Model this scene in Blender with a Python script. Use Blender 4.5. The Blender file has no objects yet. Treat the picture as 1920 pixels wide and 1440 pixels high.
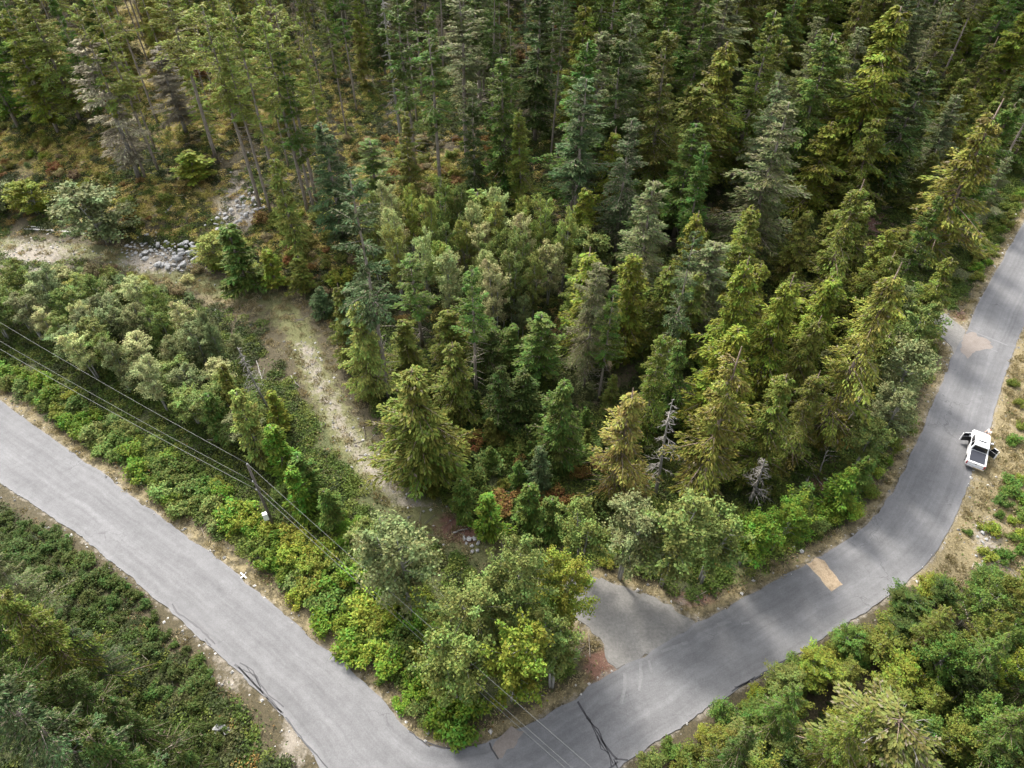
import bpy, bmesh, math, random
import numpy as np
from mathutils import Vector, Matrix
from mathutils.geometry import tessellate_polygon
random.seed(5)
R = np.random.default_rng(11)
S = bpy.context.scene
C = S.collection
rad = math.radians

# ------------------------------------------------------------ camera, sky, sun, exposure
CAMH, PITCH, FPX = 60.0, rad(45.5), 1280.0        # metres above the road; tilt up from straight down; focal length
cam_d = bpy.data.cameras.new('camera'); cam = bpy.data.objects.new('camera', cam_d); C.objects.link(cam)
cam.location = (0, 0, CAMH); cam.rotation_euler = (PITCH, 0, 0)
cam_d.sensor_fit = 'HORIZONTAL'; cam_d.sensor_width = 36; cam_d.lens = 24; cam_d.clip_end = 6000
S.camera = cam
SUN_EL, SUN_DIR = rad(47), Vector((0.50, -0.866, 0))     # shadows fall along SUN_DIR
w = bpy.data.worlds.new('World'); S.world = w; w.use_nodes = True
nt = w.node_tree; bg = nt.nodes['Background']
sky = nt.nodes.new('ShaderNodeTexSky'); sky.sky_type = 'NISHITA'; sky.sun_disc = False
sky.sun_elevation = SUN_EL; sky.sun_rotation = math.atan2(-SUN_DIR.x, -SUN_DIR.y)
sky.air_density = 1.0; sky.dust_density = 6.0; sky.ozone_density = 1.0
hsv = nt.nodes.new('ShaderNodeHueSaturation'); hsv.inputs['Saturation'].default_value = 0.3      # thin high cloud: paler than clear blue
nt.links.new(sky.outputs[0], hsv.inputs['Color']); nt.links.new(hsv.outputs[0], bg.inputs[0]); bg.inputs[1].default_value = 0.15
sun_d = bpy.data.lights.new('sun', 'SUN'); sun_d.energy = 1.5; sun_d.angle = rad(9); sun_d.color = (1.0, 0.94, 0.85)
sun = bpy.data.objects.new('sun', sun_d); C.objects.link(sun)
dv = Vector((SUN_DIR.x*math.cos(SUN_EL), SUN_DIR.y*math.cos(SUN_EL), -math.sin(SUN_EL)))
sun.rotation_euler = dv.to_track_quat('-Z', 'Y').to_euler(); sun.location = (0, 0, 150)
vs = S.view_settings; vs.view_transform = 'Standard'; vs.look = 'None'; vs.exposure = 1.75; vs.gamma = 1.0
S.cycles.max_bounces = 5; S.cycles.diffuse_bounces = 3; S.cycles.glossy_bounces = 2
S.cycles.transmission_bounces = 3; S.cycles.transparent_max_bounces = 4
S.cycles.use_denoising = True; S.cycles.denoiser = 'OPENIMAGEDENOISE'

# ------------------------------------------------------------ drone geometry helpers
cp, sp_ = math.sin(PITCH), math.cos(PITCH)        # forward = (0, cp, -sp_)
def ray(px, py):
    u, v = (px-960)/FPX, (py-720)/FPX
    return u, cp - v*sp_, -sp_ - v*cp
def at(px, py, z=0.0):
    a, b, c = ray(px, py); t = (z-CAMH)/c
    return np.array([a*t, b*t, z])
def proj(x, y, z):
    zz = z-CAMH; d = y*cp - zz*sp_; v = -y*sp_ - zz*cp
    return 960+FPX*x/d, 720+FPX*v/d, d
def sstep(a, b, x):
    t = np.clip((x-a)/(b-a), 0, 1); return t*t*(3-2*t)
def inpoly(x, y, poly):
    x = np.asarray(x, float); y = np.asarray(y, float); r = np.zeros(x.shape, bool); n = len(poly)
    for i in range(n):
        x0, y0 = poly[i][:2]; x1, y1 = poly[(i+1) % n][:2]
        c = ((y0 > y) != (y1 > y)) & (x < (x1-x0)*(y-y0)/((y1-y0) or 1e-9)+x0); r ^= c
    return r
def dline(x, y, pts, closed=False):
    d = np.full(np.shape(x), 1e9); n = len(pts)
    for i in range(n if closed else n-1):
        ax, ay = pts[i][:2]; bx, by = pts[(i+1) % n][:2]; L = (bx-ax)**2+(by-ay)**2+1e-9
        t = np.clip(((x-ax)*(bx-ax)+(y-ay)*(by-ay))/L, 0, 1)
        d = np.minimum(d, np.hypot(x-ax-t*(bx-ax), y-ay-t*(by-ay)))
    return d
def vnoise(x, y, s, seed=0):
    x = np.asarray(x, float)/s + seed*17.3; y = np.asarray(y, float)/s - seed*9.1
    xi = np.floor(x); yi = np.floor(y); fx = x-xi; fy = y-yi; fx = fx*fx*(3-2*fx); fy = fy*fy*(3-2*fy)
    h = lambda a, b: np.modf(np.abs(np.sin(a*127.1+b*311.7)*43758.5453))[0]
    return (h(xi, yi)*(1-fx)+h(xi+1, yi)*fx)*(1-fy)+(h(xi, yi+1)*(1-fx)+h(xi+1, yi+1)*fx)*fy

# ------------------------------------------------------------ road outline (world metres)
INNER = [(0,750),(60,795),(130,845),(200,893),(260,940),(330,990),(400,1040),(460,1090),(520,1140),(580,1195),(640,1236),(673,1267),(740,1337),(767,1367),(800,1398),(835,1404),(870,1403),(917,1393),(953,1374),(983,1365),(1007,1353),(1040,1330),(1080,1310),(1120,1277),(1160,1253),(1213,1227),(1280,1187),(1303,1170),(1360,1142),(1413,1110),(1480,1077),(1533,1045),(1580,1017),(1613,993),(1645,962),(1680,913),(1703,863),(1723,823),(1743,770),(1770,707),(1790,660),(1813,620),(1830,577),(1847,543),(1880,487),(1920,417)]
OUTER = [(0,905),(83,960),(150,1005),(220,1060),(300,1130),(380,1200),(440,1255),(500,1310),(545,1360),(590,1420),(640,1490),(720,1560),(820,1605),(930,1600),(1040,1540),(1110,1480),(1165,1440),(1215,1400),(1280,1360),(1370,1300),(1497,1223),(1580,1173),(1647,1133),(1700,1093),(1740,1053),(1763,1023),(1783,990),(1797,960),(1817,900),(1833,857),(1857,800),(1873,740),(1890,687),(1913,623)]
Wi = [at(*p)[:2] for p in INNER]; Wo = [at(*p)[:2] for p in OUTER]
def ext(e, d, n=6, step=25): return [e + d*step*(i+1) for i in range(n)]
dR = Wi[-1]-Wi[-4]; dR = dR/np.linalg.norm(dR); dL = Wi[0]-Wi[3]; dL = dL/np.linalg.norm(dL)
Wi = ext(Wi[0], dL)[::-1]+Wi+ext(Wi[-1], dR); Wo = ext(Wo[0], dL)[::-1]+Wo+ext(Wo[-1], dR)
def resample(pts, step):
    out = []
    for a, b in zip(pts[:-1], pts[1:]):
        n = max(1, int(np.linalg.norm(b-a)/step))
        out += [a+(b-a)*i/n for i in range(n)]
    return out+[pts[-1]]
ROADW = [tuple(p) for p in Wi]+[tuple(p) for p in Wo[::-1]]
def Wp(l): return [tuple(at(*p)[:2]) for p in l]
APRON = Wp([(1065,1085),(1097,1083),(1150,1092),(1207,1112),(1257,1136),(1285,1155),(1306,1172),(1280,1192),(1213,1232),(1160,1258),(1137,1227),(1125,1200),(1087,1165),(1050,1130)])
DRIVE2 = Wp([(1740,575),(1775,590),(1800,610),(1812,622),(1790,665),(1775,640),(1740,615)])
def road_d(x, y):
    return np.where(inpoly(x, y, ROADW), 0.0, dline(x, y, ROADW, True))
def pave_d(x, y):
    d = road_d(x, y)
    for p in (APRON, DRIVE2): d = np.minimum(d, np.where(inpoly(x, y, p), 0, dline(x, y, p, True)))
    return d
def outer_side(x, y):       # outside of the bend
    return (dline(x, y, Wo) < dline(x, y, Wi))
OPEN = [(380,525),(560,540),(605,575),(640,640),(668,720),(725,810),(785,900),(850,955),(770,985),(690,935),(615,830),(560,740),(520,665),(440,605),(370,560)]
TRACK = [np.array(p) for p in Wp([(-120,455),(60,470),(200,480),(330,520),(430,550),(520,565),(560,620),(590,700),(640,800),(700,885),(770,945),(850,1000),(960,1060),(1080,1120)])]
SPUR = [np.array(p) for p in Wp([(330,470),(400,430),(450,380),(500,300)])]
def hz(x, y):
    x = np.asarray(x, float); y = np.asarray(y, float)
    d = pave_d(x, y); td = np.minimum(dline(x, y, TRACK), dline(x, y, SPUR))
    m = sstep(0.6, 7, d)
    z = -0.05*(1-sstep(0.5, 1.2, d)) + (-0.04)*sstep(0.5, 1.2, d)
    inner = ~outer_side(x, y)
    hill = 0.17*np.logaddexp(0, (y-84)/9)*9*sstep(6, 55, d)
    bump = (vnoise(x, y, 14, 1)-.5)*1.6+(vnoise(x, y, 5, 2)-.5)*0.5
    bank = 2.2*sstep(3, 9, td)*np.exp(-((x+48)**2/500+(y-92)**2/260))
    bump = bump*(0.25+.75*sstep(2, 7, td))
    z = z + np.where(inner, hill+bump*m+bank*m, bump*.6*m - 1.6*sstep(4, 16, d)*(y < 60))
    return z
HX, HY, HS = -200.0, -30.0, .8
_gx, _gy = np.meshgrid(np.arange(HX, 200, HS), np.arange(HY, 270, HS)); GZ = hz(_gx, _gy); GD = pave_d(_gx, _gy)
def lookup(g, x, y):
    a = np.clip((np.asarray(x, float)-HX)/HS, 0, g.shape[1]-1.01); b = np.clip((np.asarray(y, float)-HY)/HS, 0, g.shape[0]-1.01); i = a.astype(int); j = b.astype(int); a = a-i; b = b-j
    return (g[j, i]*(1-a)+g[j, i+1]*a)*(1-b)+(g[j+1, i]*(1-a)+g[j+1, i+1]*a)*b
_hz, _pd = hz, pave_d
def hz(x, y): return lookup(GZ, x, y)
def pave_d(x, y): return lookup(GD, x, y)
def ground(px, py):
    z = 0.0
    for _ in range(12):
        p = at(px, py, z); z = 0.5*z+0.5*float(hz(p[0], p[1]))
    p = at(px, py, z); p[2] = float(hz(p[0], p[1])); return p

# ------------------------------------------------------------ materials
def mat(name):
    m = bpy.data.materials.new(name); m.use_nodes = True; n = m.node_tree; b = n.nodes['Principled BSDF']
    return m, n, b, n.links.new
def noise(n, l, scale, detail=4, rough=.6, vec=None, d='3D'):
    t = n.nodes.new('ShaderNodeTexNoise'); t.inputs['Scale'].default_value = scale; t.inputs['Detail'].default_value = detail; t.inputs['Roughness'].default_value = rough
    if vec: l(vec, t.inputs['Vector'])
    return t.outputs['Fac']
def ramp(n, l, fac, stops, interp='LINEAR'):
    r = n.nodes.new('ShaderNodeValToRGB'); l(fac, r.inputs[0]); e = r.color_ramp.elements; r.color_ramp.interpolation = interp
    while len(e) < len(stops): e.new(0.5)
    for k, (p, c) in zip(e, stops): k.position = p; k.color = (*c, 1) if len(c) == 3 else c
    return r.outputs[0]
def mix(n, l, f, a, b, mode='MIX'):
    x = n.nodes.new('ShaderNodeMix'); x.data_type = 'RGBA'; x.blend_type = mode
    for sock, v in ((x.inputs[0], f), (x.inputs[6], a), (x.inputs[7], b)):
        if isinstance(v, (int, float)): sock.default_value = v
        elif isinstance(v, tuple): sock.default_value = (*v, 1)
        else: l(v, sock)
    return x.outputs[2]
def mth(n, l, op, a, b=0.0, clamp=False):
    x = n.nodes.new('ShaderNodeMath'); x.operation = op; x.use_clamp = clamp
    for s, v in zip(x.inputs, (a, b)):
        if isinstance(v, (int, float)): s.default_value = v
        else: l(v, s)
    return x.outputs[0]
def g3(v): return (v, v, v)
def bumpn(n, l, b, h, s=.3, dist=.05):
    k = n.nodes.new('ShaderNodeBump'); k.inputs['Strength'].default_value = s; k.inputs['Distance'].default_value = dist
    l(h, k.inputs['Height']); l(k.outputs[0], b.inputs['Normal'])
def objco(n):
    t = n.nodes.new('ShaderNodeTexCoord'); return t.outputs['Object']

def leaf_mat(name, trans=.28):
    m, n, b, l = mat(name)
    oi = n.nodes.new('ShaderNodeObjectInfo'); a = n.nodes.new('ShaderNodeAttribute'); a.attribute_name = 'tint'
    sx = n.nodes.new('ShaderNodeSeparateXYZ'); l(a.outputs['Vector'], sx.inputs[0])
    h = n.nodes.new('ShaderNodeHueSaturation'); l(oi.outputs['Color'], h.inputs['Color'])
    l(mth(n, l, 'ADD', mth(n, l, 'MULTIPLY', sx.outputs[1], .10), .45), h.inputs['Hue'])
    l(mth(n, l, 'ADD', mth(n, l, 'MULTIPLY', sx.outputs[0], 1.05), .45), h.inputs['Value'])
    col = mix(n, l, sx.outputs[2], h.outputs[0], (.20, .17, .12))     # bare, lichen-grey twigs
    l(col, b.inputs['Base Color']); b.inputs['Roughness'].default_value = .6; b.inputs['Specular IOR Level'].default_value = .1
    t = n.nodes.new('ShaderNodeBsdfTranslucent'); l(col, t.inputs[0])
    x = n.nodes.new('ShaderNodeMixShader'); x.inputs[0].default_value = trans
    l(b.outputs[0], x.inputs[1]); l(t.outputs[0], x.inputs[2]); l(x.outputs[0], n.nodes['Material Output'].inputs[0])
    return m
M = {}
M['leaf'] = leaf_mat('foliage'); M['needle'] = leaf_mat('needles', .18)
def bark(name, c0, c1, c2):
    m, n, b, l = mat(name); v = objco(n)
    mp = n.nodes.new('ShaderNodeMapping'); mp.inputs['Scale'].default_value = (5, 5, .9); l(v, mp.inputs[0])
    f = noise(n, l, 2.2, 5, .7, mp.outputs[0]); l(ramp(n, l, f, [(.3, c0), (.55, c1), (.75, c2)]), b.inputs['Base Color'])
    b.inputs['Roughness'].default_value = .9; bumpn(n, l, b, f, .6, .06); return m
M['bark'] = bark('fir_bark', (.10, .08, .065), (.24, .205, .17), (.37, .33, .28))
M['cedarbark'] = bark('cedar_bark', (.10, .065, .045), (.19, .14, .11), (.28, .24, .2))
M['alderbark'] = bark('alder_bark', (.12, .115, .10), (.27, .26, .23), (.42, .41, .38))
M['dead'] = bark('dead_wood', (.12, .11, .095), (.24, .225, .205), (.35, .33, .31))
M['log'] = bark('bleached_log', (.30, .28, .25), (.50, .48, .45), (.62, .60, .57))
M['pole'] = bark('pole_wood', (.06, .05, .042), (.11, .095, .08), (.16, .14, .12))

def flat(name, c, rough=.5, metal=0, spec=.5, var=0.0, coat=0):
    m, n, b, l = mat(name); b.inputs['Roughness'].default_value = rough; b.inputs['Metallic'].default_value = metal
    b.inputs['Specular IOR Level'].default_value = spec; b.inputs['Coat Weight'].default_value = coat
    f = noise(n, l, 6, 4, .6, objco(n)); k = 1-var
    l(ramp(n, l, f, [(.3, tuple(x*k for x in c)), (.7, c)]), b.inputs['Base Color']); return m
M['paint'] = flat('white_paint', (.80, .80, .80), .25, 0, .5, .04, .6)
M['glass'] = flat('dark_glass', (.012, .013, .016), .05, 0, .6)
M['rubber'] = flat('tyre_rubber', (.025, .025, .026), .85)
M['chrome'] = flat('bright_metal', (.6, .6, .62), .25, 1)
M['tonneau'] = flat('tonneau_vinyl', (.022, .025, .036), .6, 0, .4, .2)
M['trim'] = flat('black_trim', (.02, .02, .021), .6)
M['redlamp'] = flat('red_lens', (.35, .02, .02), .2); M['clearlamp'] = flat('clear_lens', (.7, .72, .75), .1)
M['wire'] = flat('weathered_cable', (.11, .115, .11), .5, 0.3, .5, .15)
M['boxwhite'] = flat('white_enamel', (.75, .76, .73), .4, 0, .5, .1); M['ceramic'] = flat('grey_ceramic', (.3, .3, .3), .3)
M['skin'] = flat('skin', (.45, .27, .19), .55); M['hair'] = flat('dark_hair', (.02, .016, .012), .6)
M['shirt'] = flat('white_shirt', (.72, .72, .72), .8, 0, .3, .1); M['jeans'] = flat('dark_trousers', (.03, .035, .05), .85)

# asphalt: pale grey, worn wheel paths, fine aggregate
m, n, b, l = mat('asphalt'); v = objco(n); M['asphalt'] = m
a = n.nodes.new('ShaderNodeAttribute'); a.attribute_name = 'tint'; sx = n.nodes.new('ShaderNodeSeparateXYZ'); l(a.outputs['Vector'], sx.inputs[0])
f1 = noise(n, l, .10, 5, .6, v); f2 = noise(n, l, .9, 7, .75, v); f3 = noise(n, l, 9, 3, .8, v)
cx = n.nodes.new('ShaderNodeCombineXYZ'); l(mth(n, l, 'MULTIPLY', sx.outputs[0], 14), cx.inputs[0]); l(mth(n, l, 'MULTIPLY', sx.outputs[1], .06), cx.inputs[1])
f4 = noise(n, l, 1.0, 5, .65, cx.outputs[0])                              # streaks drawn out along the driving direction
wob = mth(n, l, 'ADD', sx.outputs[0], mth(n, l, 'MULTIPLY', mth(n, l, 'SUBTRACT', f1, .5), .10))
c = ramp(n, l, f1, [(.3, (.118, .118, .121)), (.7, (.146, .146, .149))])
c = mix(n, l, .55, c, ramp(n, l, f2, [(.25, g3(.32)), (.75, g3(.66))]), 'OVERLAY')
c = mix(n, l, .5, c, ramp(n, l, f3, [(.2, g3(.3)), (.8, g3(.7))]), 'OVERLAY')
c = mix(n, l, .45, c, ramp(n, l, f4, [(.3, g3(.34)), (.7, g3(.64))]), 'OVERLAY')
c = mix(n, l, .7, c, ramp(n, l, wob, [(0, g3(.58)), (.06, g3(.5)), (.2, g3(.55)), (.32, g3(.46)), (.48, g3(.47)), (.62, g3(.55)), (.78, g3(.46)), (.92, g3(.5)), (1, g3(.6))]), 'OVERLAY')
vo = n.nodes.new('ShaderNodeTexVoronoi'); vo.feature = 'DISTANCE_TO_EDGE'; vo.inputs['Scale'].default_value = .17; nd = n.nodes.new('ShaderNodeVectorMath'); nd.operation = 'ADD'; tn = n.nodes.new('ShaderNodeTexNoise'); tn.inputs['Scale'].default_value = .7; tn.inputs['Detail'].default_value = 6
l(v, tn.inputs['Vector']); sc_ = n.nodes.new('ShaderNodeVectorMath'); sc_.operation = 'SCALE'; sc_.inputs['Scale'].default_value = 3.5; l(tn.outputs['Color'], sc_.inputs[0]); l(v, nd.inputs[0]); l(sc_.outputs[0], nd.inputs[1]); l(nd.outputs[0], vo.inputs['Vector'])
crk = ramp(n, l, vo.outputs['Distance'], [(0, g3(1)), (.006, g3(.7)), (.012, g3(0))]); crk = mix(n, l, ramp(n, l, f1, [(.5, g3(0)), (.6, g3(.55))]), g3(0), crk)
c = mix(n, l, crk, c, (.05, .05, .052))
l(c, b.inputs['Base Color']); b.inputs['Roughness'].default_value = .92; b.inputs['Specular IOR Level'].default_value = .3; bumpn(n, l, b, f3, .3, .02)
def groundish(name, stops, s=1.2, k2=.6, rough=.95):
    m, n, b, l = mat(name); v = objco(n); f = noise(n, l, s, 8, .72, v); g = noise(n, l, s*7, 4, .8, v)
    c = ramp(n, l, f, stops); c = mix(n, l, k2, c, ramp(n, l, g, [(.25, g3(.25)), (.75, g3(.75))]), 'OVERLAY')
    l(c, b.inputs['Base Color']); b.inputs['Roughness'].default_value = rough; bumpn(n, l, b, g, .5, .05); return m
M['gravel'] = groundish('gravel_surface', [(.3, (.125, .12, .112)), (.7, (.18, .175, .163))], .5)
M['patch'] = groundish('tan_gravel_patch', [(.3, (.17, .125, .08)), (.5, (.30, .23, .15)), (.75, (.38, .31, .22))], 1.5)
M['tar'] = flat('crack_sealant', (.022, .022, .026), .6)
M['skid'] = flat('pale_scuff', (.178, .178, .18), .85, 0, .3, .25)
M['mud'] = groundish('washed_soil', [(.3, (.15, .128, .112)), (.7, (.20, .175, .155))], 1.2, .4)
M['white'] = flat('marking_paint', (.75, .75, .73), .6)
M['rock'] = groundish('grey_rock', [(.25, (.14, .14, .14)), (.5, (.30, .30, .295)), (.75, (.46, .455, .44))], 1.6)

# ground: zone weights come from attributes, ragged by noise
m, n, b, l = mat('ground_soil'); v = objco(n); M['ground'] = m
def attr(nm):
    a = n.nodes.new('ShaderNodeAttribute'); a.attribute_name = nm; s = n.nodes.new('ShaderNodeSeparateXYZ'); l(a.outputs['Vector'], s.inputs[0]); return s.outputs
za, zb = attr('zone_a'), attr('zone_b')
nz = noise(n, l, .9, 8, .75, v); nf = noise(n, l, 4.5, 6, .8, v)
def zmask(s):
    return mth(n, l, 'MULTIPLY', mth(n, l, 'SUBTRACT', mth(n, l, 'ADD', s, mth(n, l, 'MULTIPLY', nz, 1.1)), 1.0), 4.5, True)
c = ramp(n, l, nf, [(.25, (.022, .020, .010)), (.5, (.055, .045, .022)), (.75, (.11, .085, .045))])          # needle litter
for s, st in ((zb[2], [(.25, (.028, .032, .012)), (.5, (.06, .07, .022)), (.75, (.11, .11, .05))]),           # low green cover
              (zb[0], [(.25, (.16, .135, .05)), (.5, (.30, .245, .09)), (.75, (.44, .36, .16))]),           # moss, dry fern, lightened to carry sunshine on the clearing
              (za[1], [(.25, (.10, .085, .045)), (.5, (.185, .15, .078)), (.75, (.29, .24, .14))]),            # straw grass
              (zb[1], [(.25, (.055, .062, .022)), (.5, (.105, .108, .04)), (.75, (.18, .165, .08))]),           # green grass
              (za[2], [(.25, (.055, .028, .018)), (.5, (.12, .062, .042)), (.75, (.20, .12, .09))]),          # red soil
              (za[0], [(.25, (.12, .105, .082)), (.5, (.21, .185, .15)), (.75, (.33, .30, .25))])):          # gravel
    c = mix(n, l, zmask(s), c, ramp(n, l, nf, st))
l(c, b.inputs['Base Color']); b.inputs['Roughness'].default_value = .95; bumpn(n, l, b, nf, .8, .12)

# stuff: colour straight from an attribute
def attr_mat(name, trans=0.2):
    m, n, b, l = mat(name); a = n.nodes.new('ShaderNodeAttribute'); a.attribute_name = 'hue'
    l(a.outputs['Color'], b.inputs['Base Color']); b.inputs['Roughness'].default_value = .7; b.inputs['Specular IOR Level'].default_value = .2
    if trans:
        t = n.nodes.new('ShaderNodeBsdfTranslucent'); l(a.outputs['Color'], t.inputs[0]); x = n.nodes.new('ShaderNodeMixShader'); x.inputs[0].default_value = trans
        l(b.outputs[0], x.inputs[1]); l(t.outputs[0], x.inputs[2]); l(x.outputs[0], n.nodes['Material Output'].inputs[0])
    return m
M['cover'] = attr_mat('cover_leaves'); M['stone'] = attr_mat('loose_stone', 0)

# ------------------------------------------------------------ mesh helpers
def tri_mesh(name, v, f, material=None, tint=None, hue=None, smooth=False):
    v = np.ascontiguousarray(v, np.float32); f = np.ascontiguousarray(f, np.int32)
    me = bpy.data.meshes.new(name); me.vertices.add(len(v)); me.vertices.foreach_set('co', v.ravel())
    me.loops.add(f.size); me.loops.foreach_set('vertex_index', f.ravel())
    me.polygons.add(len(f)); me.polygons.foreach_set('loop_start', np.arange(0, f.size, f.shape[1], dtype=np.int32))
    me.polygons.foreach_set('use_smooth', np.full(len(f), bool(smooth)))
    for nm, val, ty in (('tint', tint, 'FLOAT_VECTOR'),):
        if val is not None: a = me.attributes.new(nm, ty, 'POINT'); a.data.foreach_set('vector', np.ascontiguousarray(val, np.float32).ravel())
    if hue is not None:
        a = me.attributes.new('hue', 'FLOAT_COLOR', 'POINT'); a.data.foreach_set('color', np.ascontiguousarray(np.c_[hue, np.ones(len(hue))], np.float32).ravel())
    me.update(calc_edges=True)
    if material: me.materials.append(material)
    return me
class TB:                                   # collects tapered tubes
    def __init__(s): s.v = []; s.f = []; s.n = 0
    def tube(s, pts, r, k=6):
        pts = np.asarray(pts, float); r = np.broadcast_to(r, (len(pts),)); d = np.gradient(pts, axis=0); d /= np.linalg.norm(d, axis=1)[:, None]+1e-9
        ref = np.array([0.31, .95, .05]) if abs(d[0, 2]) > .7 else np.array([0, 0, 1.])
        a = np.cross(d, ref); a /= np.linalg.norm(a, axis=1)[:, None]+1e-9; b2 = np.cross(d, a)
        th = np.arange(k)*2*math.pi/k
        ring = pts[:, None]+r[:, None, None]*(a[:, None]*np.cos(th)[None, :, None]+b2[:, None]*np.sin(th)[None, :, None])
        m = len(pts); s.v.append(ring.reshape(-1, 3)); q = []
        for i in range(m-1):
            for j in range(k):
                a0, a1 = s.n+i*k+j, s.n+i*k+(j+1) % k; q += [(a0, a1, a1+k), (a0, a1+k, a0+k)]
        for j in range(1, k-1): q += [(s.n+(m-1)*k, s.n+(m-1)*k+j, s.n+(m-1)*k+j+1), (s.n, s.n+j+1, s.n+j)]
        s.f += q; s.n += m*k
    def mesh(s, name, material, smooth=True): return tri_mesh(name, np.concatenate(s.v), np.array(s.f), material, smooth=smooth)
def unit(a): return a/(np.linalg.norm(a, axis=-1, keepdims=True)+1e-9)
def kites(cen, d, nrm, ln, wd, fold=.12):
    """leaf-shaped quads of two triangles: cen base point, d direction, nrm rough normal"""
    d = unit(d); s = unit(np.cross(d, nrm)); u = np.cross(s, d); ln = ln[:, None]; wd = wd[:, None]
    p0 = cen; p2 = cen+d*ln - u*ln*fold; mid = cen+d*ln*.45+u*ln*fold*.6
    v = np.stack([p0, mid-s*wd*.5, p2, mid+s*wd*.5], 1).reshape(-1, 3)
    i = np.arange(len(cen))*4; f = np.concatenate([np.c_[i, i+1, i+2], np.c_[i, i+2, i+3]]); return v, f

# ------------------------------------------------------------ plant prototypes: each a list of (part name, mesh), nominal height and width
class Proto: pass
def pr(parts, h, w): p = Proto(); p.parts = parts; p.h = h; p.w = w; return p

def conifer(seed, H, base, RAD, nb, K=9, droop=.25, e_top=35, e_bot=-12, leaf=.5, wid=.2, prof=1.0, gap=.12, bare_top=0, grey=.0, twig=.5, deadlow=14, barkm='bark', curtain=0.0):
    r = np.random.default_rng(seed)
    zs = np.linspace(0, H, 9); sway = np.cumsum(r.normal(0, .012*H/8, (9, 2)), 0); sway -= sway[0]
    tr = TB(); r0 = .006*H+.04; tr.tube(np.c_[sway, zs-.3*(zs == 0)], r0*(1-zs/H)**.8+.025, 7)
    axis = lambda z: np.c_[np.interp(z, zs, sway[:, 0]), np.interp(z, zs, sway[:, 1]), z]
    t = np.sort(r.random(nb)**.9); zt = H*(1-bare_top)
    zb = base*H+t*(zt-base*H)
    az = np.arange(nb)*2.39996+r.normal(0, .5, nb)
    # lobes of the crown: some sectors and heights stay thin
    lob = .74+.34*np.sin(az*2+r.random()*6+t*5)*r.uniform(.4, 1)+.22*np.sin(t*r.uniform(12, 24)+az+r.random()*6)
    L = RAD*((1-t)**prof*.92+.10)*np.clip(lob, .35, 1.3)*r.uniform(.55, 1.2, nb)
    low = np.clip(t/.12, 0.45, 1); L *= low
    keep = r.random(nb) > gap; zb, az, L, t = zb[keep], az[keep], L[keep], t[keep]; B = len(t)
    el = np.radians(e_bot+(e_top-e_bot)*t**1.3+r.normal(0, 7, B)); P0 = axis(zb)
    hd = np.c_[np.cos(az), np.sin(az), 0*az]
    def pos(s):        # s (B,K)
        z = L[:, None]*(s*np.tan(el)[:, None]-droop*s**2*(1-.35*s))
        return P0[:, None]+hd[:, None]*(L[:, None]*s)[..., None]+np.stack([0*z, 0*z, z], -1)
    br = tr; sB = np.linspace(0, 1, 4)[None].repeat(B, 0); pb = pos(sB)
    for i in range(B): br.tube(pb[i], np.array([.035, .025, .015, .008])*(.5+L[i]/3), 3)
    for i in range(deadlow):
        z = H*r.uniform(.12, max(base, .2)+.12); a = r.random()*6.28; ll = RAD*r.uniform(.25, .8); p = axis(np.array([z]))[0]
        q = np.array([[0, 0, 0], [.5, 0, -.02], [1, 0, -.1]])*ll; q = np.c_[q[:, 0]*math.cos(a), q[:, 0]*math.sin(a), q[:, 2]]+p
        br.tube(q, [.03, .02, .008], 3)
    s = (np.linspace(.14, 1, K)[None]+r.normal(0, .03, (B, K))).clip(.08, 1.02)
    p = pos(s); MM = 4
    side = np.array([1., -1.])
    ang = (np.radians(52-18*s)[..., None]*side+r.normal(0, .22, (B, K, 2)))
    a2 = az[:, None, None]+ang; td = np.stack([np.cos(a2), np.sin(a2), 0*a2], -1)        # B,K,2,3
    tl = (twig*L[:, None]*np.clip(1-s, 0, 1)**.8*.75+.28*leaf/.5)[..., None]*r.uniform(.6, 1.2, (B, K, 2))
    mfr = np.linspace(0, .85, MM)[None, None, None]+r.normal(0, .05, (B, K, 2, MM))
    dist = tl[..., None]*mfr
    cen = p[:, :, None, None]+td[:, :, :, None]*dist[..., None]
    dz = -droop*1.1*dist-curtain*r.random(dist.shape)*.8; cen[..., 2] += dz+r.normal(0, .05, dz.shape)
    ld = td[:, :, :, None]+.55*hd[:, None, None, None]+r.normal(0, .35, cen.shape); ld[..., 2] -= droop*.8+curtain*1.1*r.random(dist.shape)
    cen = cen.reshape(-1, 3); ld = ld.reshape(-1, 3); N = len(cen)
    nrm = np.array([0, 0, 1.])+r.normal(0, .45, (N, 3))
    tb_ = np.broadcast_to(r.normal(0, .16, (B, 1, 1, 1)), dist.shape).ravel()
    ln = leaf*r.uniform(.65, 1.3, N)*np.broadcast_to((.65+.45*(1-t))[:, None, None, None], dist.shape).ravel(); wd = wid*r.uniform(.7, 1.35, N)
    v, f = kites(cen, ld, nrm, ln, wd)
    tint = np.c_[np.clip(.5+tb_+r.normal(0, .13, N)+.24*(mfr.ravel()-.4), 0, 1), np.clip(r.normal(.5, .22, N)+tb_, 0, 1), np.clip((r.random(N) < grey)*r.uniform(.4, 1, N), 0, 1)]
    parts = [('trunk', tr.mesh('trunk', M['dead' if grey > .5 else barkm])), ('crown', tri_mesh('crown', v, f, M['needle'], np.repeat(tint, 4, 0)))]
    return pr(parts, H, 2*RAD)

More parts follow.
